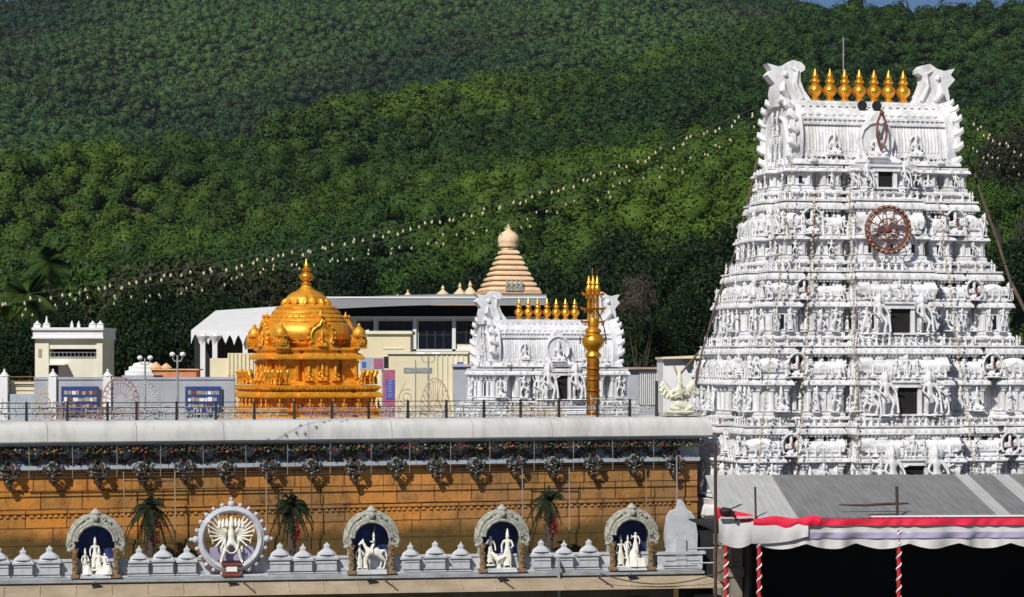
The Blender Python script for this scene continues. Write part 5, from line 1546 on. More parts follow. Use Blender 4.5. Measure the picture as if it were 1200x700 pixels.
# drain pipe, hanging cable, sticks
m = MB(); m.tube([(0, -.45, 3.0), (0, -.45, 5.35)], .05, 7); m.tube([(0, -.45, 5.35), (0, -.2, 5.45)], .05, 7); single('drain_pipe', m, M['galv'], 'short grey upright pipe in front of the parapet', 'pipe', ploc(pxx(652), 0, 0), PT)
m = MB(); P = []
for k in range(17):
    s = k / 16; P.append(ploc(pxx(694) + (pxx(845) - pxx(694)) * s, 1.25, 4.98 - .45 * 4 * s * (1 - s) + (.12 * s)))
m.tube(P, .022, 5); single('hanging_cable', m, M['wire'], 'dark cable sagging across the tan eave at the right', 'cable')
for p_, nm in ((283, 'the round shrine'), (448, 'the horse shrine'), (582, 'the shrine with the tall figure'), (697, 'the loop of the sagging cable')):
    m = MB(); m.tube([(0, -.4, 4.82), (.36, -1.2, 4.52)], .022, 5); single('slanting_rod', m, M['rail'], 'thin dark rod slanting down the tan eave under ' + nm, 'rod', ploc(pxx(p_), 0, 0), PT, 'slanting rods on the tan eave')

# dark palms between parapet and wall
def dark_palm(p_, off, label, seed):
    s = wx(p_, off); loc = wloc(s, off, 4.98); t = thing('potted_palm', label, 'palm tree', loc, WT); g = random.Random(seed)
    m = MB(); zt = 2.15
    m.tube([(0, 0, 0), (.03, 0, .8), (0, 0, zt)], [.2, .14, .12], 8)
    for k in range(70):
        z = g.uniform(.1, zt); a = g.uniform(0, 6.28); q = .14; m.tube([(q * math.cos(a), q * math.sin(a), z), (1.5 * q * math.cos(a), 1.5 * q * math.sin(a), z + .12)], [.03, .012], 4)
    part('trunk', m, M['fdark'], t)
    m = MB()
    for i in range(30):
        a = i * 2.399; el = R(g.uniform(-45, 80)); L = g.uniform(.95, 1.2); pts = []
        for k in range(7):
            q = k / 6; rr = L * q * math.cos(el) * (1 - .25 * q); zz = L * (q * math.sin(el) - .75 * q * q); pts.append(Vector((math.cos(a) * rr, math.sin(a) * rr, zt + zz)))
        m.tube(pts, .018, 4); side = Vector((-math.sin(a), math.cos(a), 0))
        for k in range(1, 16):
            q = k / 16 * 6; j = min(5, int(q)); p = pts[j].lerp(pts[j + 1], q - j); dn = (pts[j + 1] - pts[j]).normalized(); ll = .26 * math.sin(PI * min(1, .2 + k / 18))
            for sg in (-1, 1): m.add([p - dn * .03, p + dn * .04, p + side * sg * ll * .8 + dn * ll * .5 + Vector((0, 0, -ll * .7))], [(0, 1, 2)])
    m.tube([(0, 0, zt), (0, 0, zt + .5)], [.12, .03], 6); m.ico((0, 0, zt + .05), .2, 1)
    part('crown', m, M['palmdark'], t, angle=0)
    m = MB()
    for k in range(26): m.ico((.16 + g.uniform(-.09, .09), -.2 + g.uniform(-.05, .05), 1.75 - g.random() * .85), g.uniform(.05, .08), 1)
    part('red_flower_bunch', m, M['fred'], t)
dark_palm(176, 1.6, 'dark palm between the leftmost niche shrine and the round ring', 1)
dark_palm(341, 1.9, 'dark palm between the round ring and the horse shrine', 2)
dark_palm(643, 1.9, 'dark palm between the two rightmost niche shrines', 3)
# ------------------------------------------------------------------ the golden dome
VT = R(24); VO = W(359, 428, 150)
vim = thing('golden_dome', 'gilded temple dome tower with a tall golden finial', 'temple dome', (VO.x, VO.y, 0), VT); vim.scale = (1.04, 1.04, 1)
sq = lambda a: [(-a, -a), (a, -a), (a, a), (-a, a)]
def sqp(a, w=.42, p=.16, rd=.14):
    """square plan with a middle projection on every side"""
    pts = []
    base = [(-a, -a), (-a * .58, -a), (-a * .58, -a + rd), (-a * w, -a + rd), (-a * w, -a - p), (a * w, -a - p), (a * w, -a + rd), (a * .58, -a + rd), (a * .58, -a)]
    for k in range(4):
        c, s = [(1, 0), (0, 1), (-1, 0), (0, -1)][k]
        pts += [(c * x - s * y, s * x + c * y) for x, y in base]
    return pts
m = MB(); m.sweep(sqp(3.6), [(0, 0), (0, 8.2), (.15, 8.3), (.25, 8.5)], True); part('sanctum_walls', m, M['tan'], vim)
m = MB()
m.sweep(sqp(3.35), [(.15, 8.5), (.15, 8.75), (.25, 8.8), (.25, 8.95), (.05, 9.05), (.05, 9.25), (.16, 9.3), (.16, 9.42), (0, 9.48)], True)
m.sweep(sqp(2.95), [(0, 9.4), (0, 10.15)], False)
def vp(m, L, k, n): m.box(-.06, -.09, 0, .06, .02, .62); m.box(-.1, -.13, .55, .1, .02, .68)
along(m, sqp(2.95), 9.48, .42, 0, vp, .3, True, .1)
m.sweep(sqp(2.95), [(.05, 10.12)] + prof_kapota(10.14, 10.5, .42) + [(.2, 10.52), (.2, 10.6), (.3, 10.65), (.3, 10.78), (.1, 10.85)], True, True)
along(m, sqp(2.95), 10.2, .5, .32, lambda m, L, k, n: kudu(m, .1), .3, True)
along(m, sqp(2.95), 10.6, .24, .26, lambda m, L, k, n: m.ico((0, 0, .05), .07, 1), .3, True)
part('base_storey', m, M['gold'], vim)
m = MB()
m.sweep(sqp(2.2, .4, .35, .3), [(.2, 10.8), (.2, 11.0), (.05, 11.1), (0, 11.15), (0, 12.35)], False)
along(m, sqp(2.2, .4, .35, .3), 11.15, .48, 0, lambda m, L, k, n: (m.box(-.07, -.1, 0, .07, .02, 1.05), m.box(-.12, -.14, .95, .12, .02, 1.12)), .3, True, .1)
m.sweep(sqp(2.2, .4, .35, .3), [(.02, 12.3)] + prof_kapota(12.34, 12.72, .36) + [(.05, 12.74), (.05, 12.82), (.16, 12.86), (.16, 12.96), (.0, 13.02)], True, True)
along(m, sqp(2.2, .4, .35, .3), 12.44, .45, .26, lambda m, L, k, n: kudu(m, .1), .3, True)
part('upper_storey', m, M['gold'], vim)
m = MB(); prof = [(2.0, 12.9), (2.0, 13.15), (2.3, 13.2), (2.42, 13.3), (2.3, 13.4), (2.5, 13.5), (2.6, 13.7), (2.6, 13.95), (2.5, 14.2), (2.34, 14.42), (2.24, 14.52), (2.28, 14.56), (2.24, 14.64), (2.1, 14.74), (2.14, 14.78), (2.1, 14.86), (1.92, 15.0), (1.96, 15.04), (1.92, 15.12), (1.72, 15.26), (1.76, 15.3), (1.7, 15.38), (1.45, 15.5), (1.3, 15.56)]
m.lathe(prof, (0, 0, 0), 48)
for k in range(36):
    a = R(10 * k); m.ico((2.42 * math.cos(a), 2.42 * math.sin(a), 13.36), .09, 1); m.ico((2.12 * math.cos(a), 2.12 * math.sin(a), 14.82), .06, 1)
part('dome', m, M['gold'], vim, angle=30)
m = MB(); m.lathe([(1.16, 15.5), (1.24, 15.62), (1.2, 15.82), (1.02, 16.05), (.75, 16.25), (.5, 16.38), (.36, 16.48), (.28, 16.62), (.18, 16.72)], (0, 0, 0), 48, lobes=16, amp=.035)
for k in range(16):
    a = R(22.5 * k); m.tube([(1.2 * math.cos(a), 1.2 * math.sin(a), 15.8), (1.3 * math.cos(a), 1.3 * math.sin(a), 15.66), (1.42 * math.cos(a), 1.42 * math.sin(a), 15.56)], [.12, .13, .03], 6)
part('lotus_cap', m, M['gold'], vim)
m = MB(); m.xf = txyz(0, 0, 16.68) @ sxyz(1, 1, .93) @ txyz(0, 0, -17.05); m.lathe([(.2, 17.05), (.3, 17.12), (.2, 17.2), (.16, 17.3), (.26, 17.36), (.4, 17.5), (.42, 17.62), (.34, 17.76), (.18, 17.84), (.14, 17.9), (.26, 17.98), (.28, 18.06), (.16, 18.14), (.12, 18.2), (.17, 18.26), (.1, 18.4), (.02, 18.75)], (0, 0, 0), 20); part('finial', m, M['goldplain'], vim, angle=60)
for k in range(4):      # gable dormers on the four sides
    rt = rz(k * PI / 2)
    m = MB(); m.xf = rt @ txyz(0, -2.25, 13.0)
    out = [(-.62, 0), (.62, 0), (.66, .3), (.78, .55), (.8, .85), (.66, 1.15), (.4, 1.35), (.16, 1.5), (0, 1.85), (-.16, 1.5), (-.4, 1.35), (-.66, 1.15), (-.8, .85), (-.78, .55), (-.66, .3)]
    m.prism(out, -.3, .5); m.tube([(x * .78, -.34, z * .82 + .08) for x, z in out[2:]], .07, 6)
    for x, z in out[2:]: m.ico((x * 1.0, -.3, z), .11, 1)
    m.lathe([(.1, 0), (.16, .1), (.05, .25), (.01, .4)], (0, -.1, 1.75), 8); m.box(-.7, -.42, -.05, .7, 0, .08)
    part('dormer', m, M['gold'], vim)
    o = link('statue', SM['gold_seated'], vim, tuple((rt @ np.array([0, -2.62, 13.08, 1]))[:3]), k * PI / 2, .95)
    for x in (-.78, 0, .78):
        link('statue', SM['gold_seated'], vim, tuple((rt @ np.array([x, -2.68, 11.1, 1]))[:3]), k * PI / 2, .85 if x else 1.0)
    # corner aedicule on the neck storey
    m = MB(); m.xf = rt @ txyz(-2.3, -2.3, 12.95)
    m.box(-.36, -.36, 0, .36, .36, .25); m.box(-.28, -.28, .25, .28, .28, .7); m.box(-.38, -.38, .7, .38, .38, .8); m.lathe([(.36, .8), (.38, .95), (.26, 1.15), (.1, 1.28), (.12, 1.34), (.02, 1.5)], (0, 0, 0), 12)
    for q in range(4):
        old = m.xf; m.xf = old @ rz(q * PI / 2) @ txyz(0, -.36, .2); kudu(m, .2); m.xf = old
    part('corner_shrine', m, M['gold'], vim)
    for (x, y, r_) in ((-2.75, -2.95, 0), (-2.2, -2.95, 0), (2.75, -2.95, 0), (2.2, -2.95, .2), (-2.45, -2.6, 0), (2.45, -2.6, 0)):
        link('lion_statue', SM['gold_lion'], vim, tuple((rt @ np.array([x, y, 10.84, 1]))[:3]), k * PI / 2 + r_, .95)
    for x in (-2.7, -1.9, -1.0, -.35, .35, 1.0, 1.9, 2.7):
        link('statue', SM['gold_seated'], vim, tuple((rt @ np.array([x, -3.3 - (.15 if abs(x) < 1.2 else 0), 9.46, 1]))[:3]), k * PI / 2, .66)

# ------------------------------------------------------------------ the gilded flag pillar
FO = W(695, 428, 116)
fl = thing('gilded_pillar', 'tall gilded flag pillar with three cross bars in front of the small white tower', 'pillar', (FO.x, FO.y, 0), R(17))
m = MB(); m.box(-.8, -.8, 0, .8, .8, 6.5, .1); m.box(-1, -1, 6.5, 1, 1, 6.8, .1); m.box(-.55, -.55, 6.8, .55, .55, 8.6, .05); part('pedestal', m, M['stonebase'], fl)
m = MB(); m.lathe([(.34, 8.6), (.31, 9.0), (.31, 9.6), (.33, 9.62), (.33, 9.7), (.3, 9.72), (.29, 10.5), (.32, 10.52), (.32, 10.62), (.29, 10.64), (.285, 11.5), (.31, 11.53), (.31, 11.62), (.28, 11.65), (.28, 12.35)], (0, 0, 0), 20)
for z in np.arange(8.8, 12.3, .5): m.lathe([(.3, z), (.35, z + .04), (.3, z + .1)], (0, 0, 0), 16)
for z in np.arange(8.8, 12.3, .34): m.tube([(.3 * math.cos(q), .3 * math.sin(q), z + .04 * q) for q in [R(30 * j) for j in range(13)]], .012, 4)
part('shaft', m, M['golddark'], fl)
m = MB(); m.lathe([(.28, 12.3), (.36, 12.4), (.34, 12.5), (.26, 12.6), (.3, 12.7), (.44, 12.85), (.52, 13.05), (.5, 13.2), (.36, 13.35), (.3, 13.45), (.38, 13.5), (.36, 13.6), (.24, 13.7), (.26, 13.9), (.2, 14.1)], (0, 0, 0), 20)
m.box(-.3, -.3, 12.86, .3, .3, 12.94); m.box(-.4, -.34, 13.3, .4, .34, 13.36)
part('capital', m, M['goldplain'], fl)
m = MB()
for x in (-.2, 0, .2): m.lathe([(.09, 14.0), (.08, 15.2), (.13, 15.3), (.17, 15.42), (.12, 15.55), (.09, 15.62), (.12, 15.7), (.08, 15.8), (.02, 16.05)], (x, 0, 0), 10)
m.tube([(0, .1, 15.8), (0, .1, 16.4)], .025, 5)
part('mast_rods', m, M['goldplain'], fl)
for z, w in ((13.95, .5), (14.55, .52), (15.2, .45)):
    m = MB(); m.box(-w, -.14, z - .05, w, .14, z + .05, .01)
    for s in (-1, 1): m.tube([(s * w, 0, z), (s * (w + .1), 0, z + .1)], [.07, .02], 6)
    for x in np.linspace(-w * .8, w * .8, 5): m.lathe([(.02, 0), (.05, -.05), (.06, -.12)], (x, -.12, z - .05), 6)
    part('cross_bar', m, M['golddark'], fl)
m = MB(); m.tube([(.15, -.1, 14.5), (.45, -.1, 13.9), (.6, 0, 13.3), (.5, 0, 13.0)], .03, 5); m.tube([(-.62, 0, 13.3), (-.62, 0, 12.95)], .03, 4); m.tube([(.62, 0, 13.3), (.62, 0, 12.95)], .03, 4); part('bells_and_cord', m, M['rail'], fl)

# ------------------------------------------------------------------ buildings behind the wall
def rect(mt, parent, name, d, x0, y0, x1, y1, depth=4.0, lab=None, back=0.0):
    """box whose front face spans the given columns and heights at distance d"""
    a = W(x0, y1, d); b = W(x1, y0, d)
    m = MB(); m.box(a.x, d + back, a.z, b.x, d + back + depth, b.z); return part(name, m, M[mt], parent, lab and None, angle=0)
def building(name, label, cat, d, px0, group=None):
    return thing(name, label, cat, (0, 0, 0), 0, group)
# cream pavilion at the left
D = 170
pv = building('pavilion', 'small cream two-storey pavilion with corner pinnacles and long dark balcony opening', 'building', D, 40)
a = W(40, 500, D); b = W(120, 388, D)
def X(p): return (p - 600) * D / F
def Z(y): return ZC - (y - HY) * D / F
m = MB()
m.box(X(41), D, 0, X(57), D + 5, Z(396)); m.box(X(113), D, 0, X(120), D + 5, Z(396)); m.box(X(57), D + .1, Z(409), X(113), D + 5, Z(396)); m.box(X(57), D + .1, 0, X(113), D + 5, Z(419)); m.box(X(57), D + 2.2, Z(419), X(113), D + 5, Z(409))
part('walls', m, M['creamlight'], pv, angle=0)
m = MB(); m.box(X(39), D - .15, Z(396), X(121), D + 5.2, Z(385)); m.box(X(38), D - .3, Z(387), X(122), D + 5.3, Z(384)); m.box(X(38), D - .3, Z(397), X(122), D + 5.3, Z(395)); part('cornice', m, M['paint'], pv, angle=0)
for p_ in (43, 54, 84, 92, 108, 117):
    m = MB(); w_ = .22 if p_ not in (84, 92) else .1; m.box(X(p_) - w_, D, Z(384), X(p_) + w_, D + 2 * w_, Z(381)); m.lathe([(w_, 0), (w_ * 1.2, .06), (w_ * .5, .16), (.03, .28 if p_ != 54 else .6)], (X(p_), D + w_, Z(381)), 8); part('pinnacle', m, M['paint'], pv)
m = MB(); m.box(X(57), D + 2.15, Z(419), X(113), D + 2.19, Z(409)); part('balcony_shade', m, M['darkopen'], pv, angle=0)
m = MB(); m.box(X(57), D + .05, Z(419.5), X(113), D + .1, Z(418)); 
for q in range(12): m.box(X(59 + q * 4.7), D + .06, Z(418), X(59.5 + q * 4.7), D + .1, Z(413))
m.box(X(57), D + .06, Z(413.4), X(113), D + .1, Z(412.8)); part('balcony_rail', m, M['galv'], pv, angle=0)
m = MB(); m.box(X(58), D + .06, Z(442), X(68), D + .1, Z(428.5)); part('door', m, M['darkopen'], pv, angle=0)
m = MB(); m.box(X(57), D - .9, Z(428), X(79), D + .1, Z(426.5)); part('door_canopy', m, M['paint'], pv, angle=0)
m = MB(); m.box(X(45), D - .03, Z(419), X(49), D + .0, Z(409)); part('window', m, M['tan'], pv, angle=0)
# compound wall
cw_ = thing('compound_wall', 'pale grey compound wall with capped pillars on the left behind the terrace', 'wall')
D = 140
m = MB(); m.box(X(40), D, 0, X(275), D + .3, Z(443)); m.box(X(40), D - .06, Z(445), X(275), D + .36, Z(442)); part('wall_panel', m, M['greywall'], cw_, angle=0)
m = MB(); m.box(X(-60), D, 0, X(40), D + .3, Z(462)); part('wall_panel', m, M['bluegrey'], cw_, angle=0)
for p_ in (5, 62, 126):
    m = MB(); m.box(X(p_ - 4.5), D - .2, 0, X(p_ + 4.5), D + .3, Z(442)); m.lathe([(.26, 0), (.3, .06), (.22, .12), (.2, .16), (.05, .32), (.08, .36), (.01, .46)], (X(p_), D + .05, Z(442)), 8); part('pillar', m, M['paint'], cw_)
m = MB()
for y_ in (442, 447): m.tube([(X(9), D, Z(y_)), (X(40), D, Z(y_))], .03, 4)
part('rail', m, M['archbrown'], cw_)
m = MB(); m.box(X(10), D + .5, 0, X(40), D + 3, Z(450)); m.box(X(8), D + .4, Z(450), X(41), D + 3.1, Z(448)); single('yellow_kiosk', m, M['cream'], 'low yellow kiosk between the two leftmost wall pillars', 'kiosk', angle=0)
for x0, x1, lb in ((73, 116, 'blue notice board with picture rows, left one on the grey compound wall'), (218, 259, 'blue notice board with picture rows, right one beside the golden dome')):
    t = thing('notice_board', lb, 'board', (X((x0 + x1) / 2), D - .3, 0), 0, 'blue boards on the compound wall'); w_ = (X(x1) - X(x0)) / 2
    m = MB(); m.box(-w_, 0, Z(483), w_, .08, Z(453)); part('panel', m, M['blue'], t, angle=0)
    g = random.Random(x0)
    for r_ in range(3):
        m = MB(); z_ = Z(459 + r_ * 8); x = -w_ + .15
        while x < w_ - .2:
            ww = g.uniform(.12, .3); m.mi = g.randrange(4); m.box(x, -.02, z_ - .16, min(w_ - .08, x + ww), 0, z_ + g.uniform(.0, .08)); x += ww + .03
        part('picture_row', m, [M['tan'], M['paint'], M['rust'], M['archgrey']], t, angle=0)
    for s in (-1, 1):
        m = MB(); m.box(s * w_ - .05, .08, 0, s * w_ + .05, .16, Z(453)); part('post', m, M['galv'], t, angle=0)
# street lamps with two globes, on the left
def lamp(p_, ytop, d, label, arm=6, kind='globe'):
    t = thing('street_lamp', label, 'street lamp', ((p_ - 600) * d / F, d, 0), 0)
    zt = ZC - (ytop - HY) * d / F; k_ = d / F
    m = MB(); m.tube([(0, 0, 0), (0, 0, zt - .1)], [.09, .05], 8); part('post', m, M['galv'], t)
    for s in (-1, 1):
        m = MB(); m.tube([(0, 0, zt - .45), (s * arm * k_ * .7, 0, zt - .4), (s * arm * k_, 0, zt - .2 if kind == 'globe' else zt + .1)], .03, 5); part('arm', m, M['galv'], t)
        m = MB()
        if kind == 'globe': m.lathe([(.04, -.1), (.13, -.04), (.155, .04), (.11, .12), (.03, .16)], (s * arm * k_, 0, zt - .1), 12)
        else: m.box(s * arm * k_ - .25, -.1, zt + .05, s * arm * k_ + .25, .1, zt + .16, .04)
        part('lamp_head', m, M['paint'], t)
lamp(170, 418, 135, 'twin-globe street lamp, left one of the pair behind the left terrace')
lamp(208, 414, 133, 'twin-globe street lamp, right one of the pair behind the left terrace')
lamp(502, 416, 150, 'slim twin-arm street lamp before the cream building', 9, 'arm')
m = MB(); m.tube([(0, 0, 0), (0, 0, 12.3)], .04, 6); single('thin_post', m, M['galv'], 'thin plain post just left of the slim twin-arm lamp', 'post', (W(487, 0, 150).x, 150, 0))
# small things over the compound wall
D = 150
t = thing('white_cupola', 'small white stepped cupola peeking over the compound wall by the left lamp', 'cupola', (X(167), D, 0))
m = MB(); m.box(-1.2, 0, 0, 1.2, 1.2, Z(440)); part('body', m, M['greywall'], t, angle=0)
m = MB(); m.lathe([(.75, 0), (.75, .25), (.6, .3), (.6, .5), (.45, .55), (.4, .7), (.1, .8)], (0, .6, Z(440)), 12, 1.5, .8); part('cap', m, M['paint'], t)
t = thing('orange_hut', 'low terracotta-orange hut right of the twin-globe lamps', 'hut', (X(212), D, 0)); m = MB(); m.box(-1.6, 0, 0, .9, 2, Z(434)); part('walls', m, M['terra'], t, angle=0)
m = MB(); m.box(-1.75, -.1, Z(434), 1.05, 2.1, Z(432.5)); m.lathe([(.35, 0), (.4, .15), (.2, .35), (.02, .5)], (-1.5, .3, Z(434)), 8); m.lathe([(.3, 0), (.35, .15), (.2, .3), (.02, .42)], (-.9, .3, Z(434)), 8); part('roof', m, M['peach'], t)
# white scalloped canopy
D = 195
cn = thing('white_canopy', 'long white canopy roof with scalloped edge left of the golden dome', 'canopy')
m = MB(); m.add([(X(224), D, Z(388)), (X(345), D - 6, Z(392)), (X(345), D + 10, Z(355)), (X(228), D + 14, Z(361)), (X(224), D, Z(387)), (X(345), D - 6, Z(391)), (X(345), D + 10, Z(353.5)), (X(228), D + 14, Z(359.5))], [(3, 2, 1, 0), (4, 5, 6, 7), (0, 1, 5, 4), (1, 2, 6, 5), (2, 3, 7, 6), (3, 0, 4, 7)])
part('sheet', m, M['paint'], cn, angle=0)
m = MB()
for k in range(11):
    s = k / 11; s2 = (k + 1) / 11; xa = X(224 + 121 * s); xb = X(224 + 121 * s2); ya = D - 6 * s - .05; yb = D - 6 * s2 - .05; za = Z(388 + 4 * s); P0 = []
    n = 7; top_ = []; bot = []
    for j in range(n):
        u_ = j / (n - 1); x = xa + (xb - xa) * u_; y_ = ya + (yb - ya) * u_; top_.append((x, y_, za)); bot.append((x, y_, za - .25 - .75 * abs(2 * u_ - 1) ** 1.5))
    vs = top_ + bot + [(x, y_ + .05, z) for x, y_, z in top_ + bot]
    m.add(vs, [(n + j, n + j + 1, j + 1, j) for j in range(n - 1)] + [(2 * n + j, 2 * n + j + 1, 3 * n + j + 1, 3 * n + j) for j in range(n - 1)] + [(n + j + 1, n + j, 3 * n + j, 3 * n + j + 1) for j in range(n - 1)])
part('scalloped_valance', m, M['paint'], cn, angle=0)
for p_ in (243, 257, 292, 325):
    m = MB(); m.box(X(p_) - .18, D - 3, 0, X(p_) + .18, D - 2.6, Z(391)); m.lathe([(.5, .5), (.45, .35), (.25, .1), (.2, -.2)], (X(p_), D - 2.8, Z(402)), 10); part('column', m, M['paint'], cn)
m = MB(); m.box(X(222), D + 3, 0, X(350), D + 3.3, Z(388)); part('canopy_shade_screen', m, M['black'], cn, angle=0)  # black screen added; its colour stands for the shade under the canopy
m = MB(); D = 165
m.box(X(246), D, 0, X(268), D + 3, Z(420)); m.box(X(268), D - .6, 0, X(310), D + 3, Z(414)); 
for q in range(9): m.box(X(269 + q * 4.6), D - .68, Z(440), X(270.4 + q * 4.6), D - .6, Z(414.5))
single('cream_fence_block', m, M['cream'], 'ribbed cream fence block left of the golden dome', 'fence', angle=0)
# modern building
D = 205
mo = thing('modern_building', 'long cream modern building with curved grey roof and dark glazing', 'building')
m = MB(); n = 14; vs = []
for k in range(n + 1):
    s = k / n; p_ = 372 + (640 - 372) * s; yt = 353 - 6.5 * math.sin(PI * min(1, s * 1.15 + .05) / 1.6) ; 
    for (dy, zz) in ((-2.0, 11.5), (-2.0, .0), (0.0, -1.8), (18, -1.5), (18, 3)): vs.append((X(p_), D + dy, Z(yt + zz)))
k_ = 5
m.add(vs, [(i * k_ + j, i * k_ + (j + 1) % k_, (i + 1) * k_ + (j + 1) % k_, (i + 1) * k_ + j) for i in range(n) for j in range(k_)] + [tuple(reversed(range(k_))), tuple(n * k_ + j for j in range(k_))])
part('roof', m, M['roofgrey'], mo, angle=25)
m = MB(); m.box(X(378), D - 2.06, Z(350.5), X(640), D - 1.98, Z(348.6)); part('roof_edge', m, M['paint'], mo, angle=0)
m = MB(); m.box(X(376), D + 3, Z(373), X(640), D + 3.2, Z(357)); part('clerestory', m, M['black'], mo, angle=0)
m = MB(); m.box(X(376), D, 0, X(640), D + 14, Z(371)); part('walls', m, M['creamlight'], mo, angle=0)
m = MB()
for x0, x1 in ((372, 640),): m.box(X(x0), D - .35, Z(374), X(x1), D, Z(371))
for p_ in (416, 440, 486, 532, 560): m.box(X(p_ - 2), D - .25, Z(440), X(p_ + 2), D, Z(374))
m.box(X(440), D - .25, Z(412), X(600), D, Z(409.5)); part('white_frame', m, M['paint'], mo, angle=0)
for x0, x1, y0, y1 in ((418, 438, 376.5, 395), (444, 483.5, 376.5, 400), (490.5, 529.5, 376.5, 409), (535, 557, 376.5, 403)):
    f = MB(); f.box(X(x0), D - .06, Z(y1), X(x1), D - .0, Z(y0)); w_ = part('window', f, M['glass'], mo, angle=0)
    f = MB(); n = max(2, int((x1 - x0) / 9))
    for q in range(1, n): f.box(X(x0 + (x1 - x0) * q / n) - .04, D - .09, Z(y1), X(x0 + (x1 - x0) * q / n) + .04, D - .062, Z(y0))
    f.box(X(x0), D - .1, Z((y0 + y1) / 2) - .03, X(x1), D - .066, Z((y0 + y1) / 2) + .03); part('mullions', f, M['rail'], w_, angle=0)
D = 190
an = thing('cream_annex', 'plain cream stair block standing before the modern building', 'building')
m = MB(); m.box(X(424), D, 0, X(481), D + 6, Z(391)); part('walls', m, M['cream'], an, angle=0)
m = MB(); m.box(X(424), D - .2, Z(391.6), X(483), D + 6, Z(388)); m.add([(X(424), D - .1, Z(392)), (X(432), D - .1, Z(389)), (X(432), D + .3, Z(386)), (X(424), D + .3, Z(389))], [(0, 1, 2, 3)]); m.box(X(449), D - .05, Z(409), X(473), D, Z(408)); part('coping', m, M['creamlight'], an, angle=0)
D = 178
lo = thing('cream_block', 'low cream building with a slatted vent strip and vertical ribs right of the golden dome', 'building')
m = MB(); m.box(X(454), D, 0, X(548), D + 8, Z(414)); m.box(X(415), D + 1, 0, X(454), D + 8, Z(416)); part('walls', m, M['cream'], lo, angle=0)
m = MB(); m.box(X(454), D - .15, Z(415), X(549), D + 8, Z(412.5)); part('coping', m, M['creamlight'], lo, angle=0)
m = MB(); m.box(X(473), D - .05, Z(437), X(506), D, Z(431)); part('vent', m, M['ledge'], lo, angle=0)
m = MB()
for q in range(6): m.box(X(511 + q * 6), D - .07, Z(470), X(512.5 + q * 6), D, Z(416))
part('ribs', m, M['creamlight'], lo, angle=0)
m = MB(); m.box(X(532), D - 1.5, 0, X(552), D - .1, Z(430)); m.box(X(530), D - 1.7, Z(430), X(554), D, Z(427)); part('porch', m, M['greywall'], lo, angle=0)
m = MB(); m.box(X(536), D - 1.58, Z(430), X(543), D - 1.505, Z(421) - .2); part('blue_panel', m, M['poster_blue'], lo, angle=0)
# hoardings
D = 168
t = thing('hoarding', 'faded blue and pink hoarding right of the golden dome', 'hoarding', (X(437), D, 0))
m = MB(); m.box(X(422) - X(437), 0, Z(434), X(450) - X(437), .1, Z(419)); part('panel', m, M['bluegrey'], t, angle=0)
m = MB(); m.box(X(438) - X(437), -.02, Z(432), X(449) - X(437), 0, Z(420.5)); part('pink_print', m, M['poster_pink'], t, angle=0); m = MB(); m.box(X(424) - X(437), -.02, Z(431), X(429) - X(437), 0, Z(424)); part('blue_print', m, M['poster_blue'], t, angle=0)
m = MB(); m.box(X(450) - X(437), .02, Z(432), X(455) - X(437), .6, Z(418)); part('dark_gap', m, M['black'], t, angle=0)
m = MB()
for p_ in (424, 448): m.box(X(p_) - X(437) - .05, .1, 0, X(p_) - X(437) + .05, .2, Z(434))
part('posts', m, M['galv'], t, angle=0)
D = 160
t = thing('pink_banner', 'tall pink and blue banner right of the golden dome base', 'banner', (X(456), D, 0))
m = MB(); m.box(X(449) - X(456), 0, 0, X(463) - X(456), .12, Z(433.5)); part('panel', m, M['poster_pink'], t, angle=0)
m = MB(); m.box(X(452.5) - X(456), -.03, Z(468), X(462) - X(456), 0, Z(445)); part('print', m, M['poster_blue'], t, angle=0)
m = MB(); 
for k in range(7): m.box(X(455.5) - X(456), -.05, Z(447.5 + k * 3), X(459) - X(456), -.032, Z(446 + k * 3))
part('pale_figures', m, M['lilac'], t, angle=0)

# peach stepped spire and its little neighbours
D = 260
spi = thing('stepped_spire', 'peach stepped pyramidal temple spire rising behind the small white tower', 'spire', (X(596), D, 0), R(12))
k_ = D / F
m = MB(); m.sweep(sq(2.5), [(0, 0), (0, Z(346)), (.3, Z(345)), (.3, Z(342))], True); part('body', m, M['peach'], spi)
m = MB(); N = 8; z0, z1 = Z(342), Z(292)
prof = []
for k in range(N):
    a_ = 2.7 - (2.7 - .72) * (k / N) ** .9; a2 = 2.7 - (2.7 - .72) * ((k + 1) / N) ** .9; za = z0 + (z1 - z0) * k / N; zb = z0 + (z1 - z0) * (k + 1) / N; h = zb - za
    prof += [(a_ - .32, za), (a_, za + .04), (a_ + .02, za + h * .3), (a_ - .14, za + h * .62), (a2 - .3, za + h * .9), (a2 - .34, zb)]
m.sweep(sq(0.001), prof, True, True)
part('tiers', m, M['peachlight'], spi, angle=30)
m = MB()
for k in range(N):
    a_ = 2.7 - (2.7 - .72) * (k / N) ** .9; za = z0 + (z1 - z0) * k / N
    m.sweep(sq(a_ - .26), [(0, za - .1), (0, za + .05)], False)
part('tier_recesses', m, M['peach'], spi)
m = MB(); m.lathe([(.78, Z(293)), (.78, Z(290)), (1.0, Z(289)), (1.02, Z(287)), (1.0, Z(286)), (1.08, Z(284)), (1.08, Z(280)), (.95, Z(276)), (.7, Z(273)), (.4, Z(271)), (.2, Z(269)), (.26, Z(268)), (.09, Z(266)), (.03, Z(263))], (0, 0, 0), 20, lobes=10, amp=.03); part('crown_dome', m, M['peachlight'], spi, angle=50)
m = MB(); m.box(-.9, -2.9, Z(342), .9, -2.5, Z(336)); 
for x in (-.7, -.25, .25, .7): m.lathe([(.18, 0), (.2, .3), (.08, .5), (.12, .62), (.01, .8)], (x, -2.8, Z(337)), 6)
part('front_figures', m, M['archgrey'], spi)
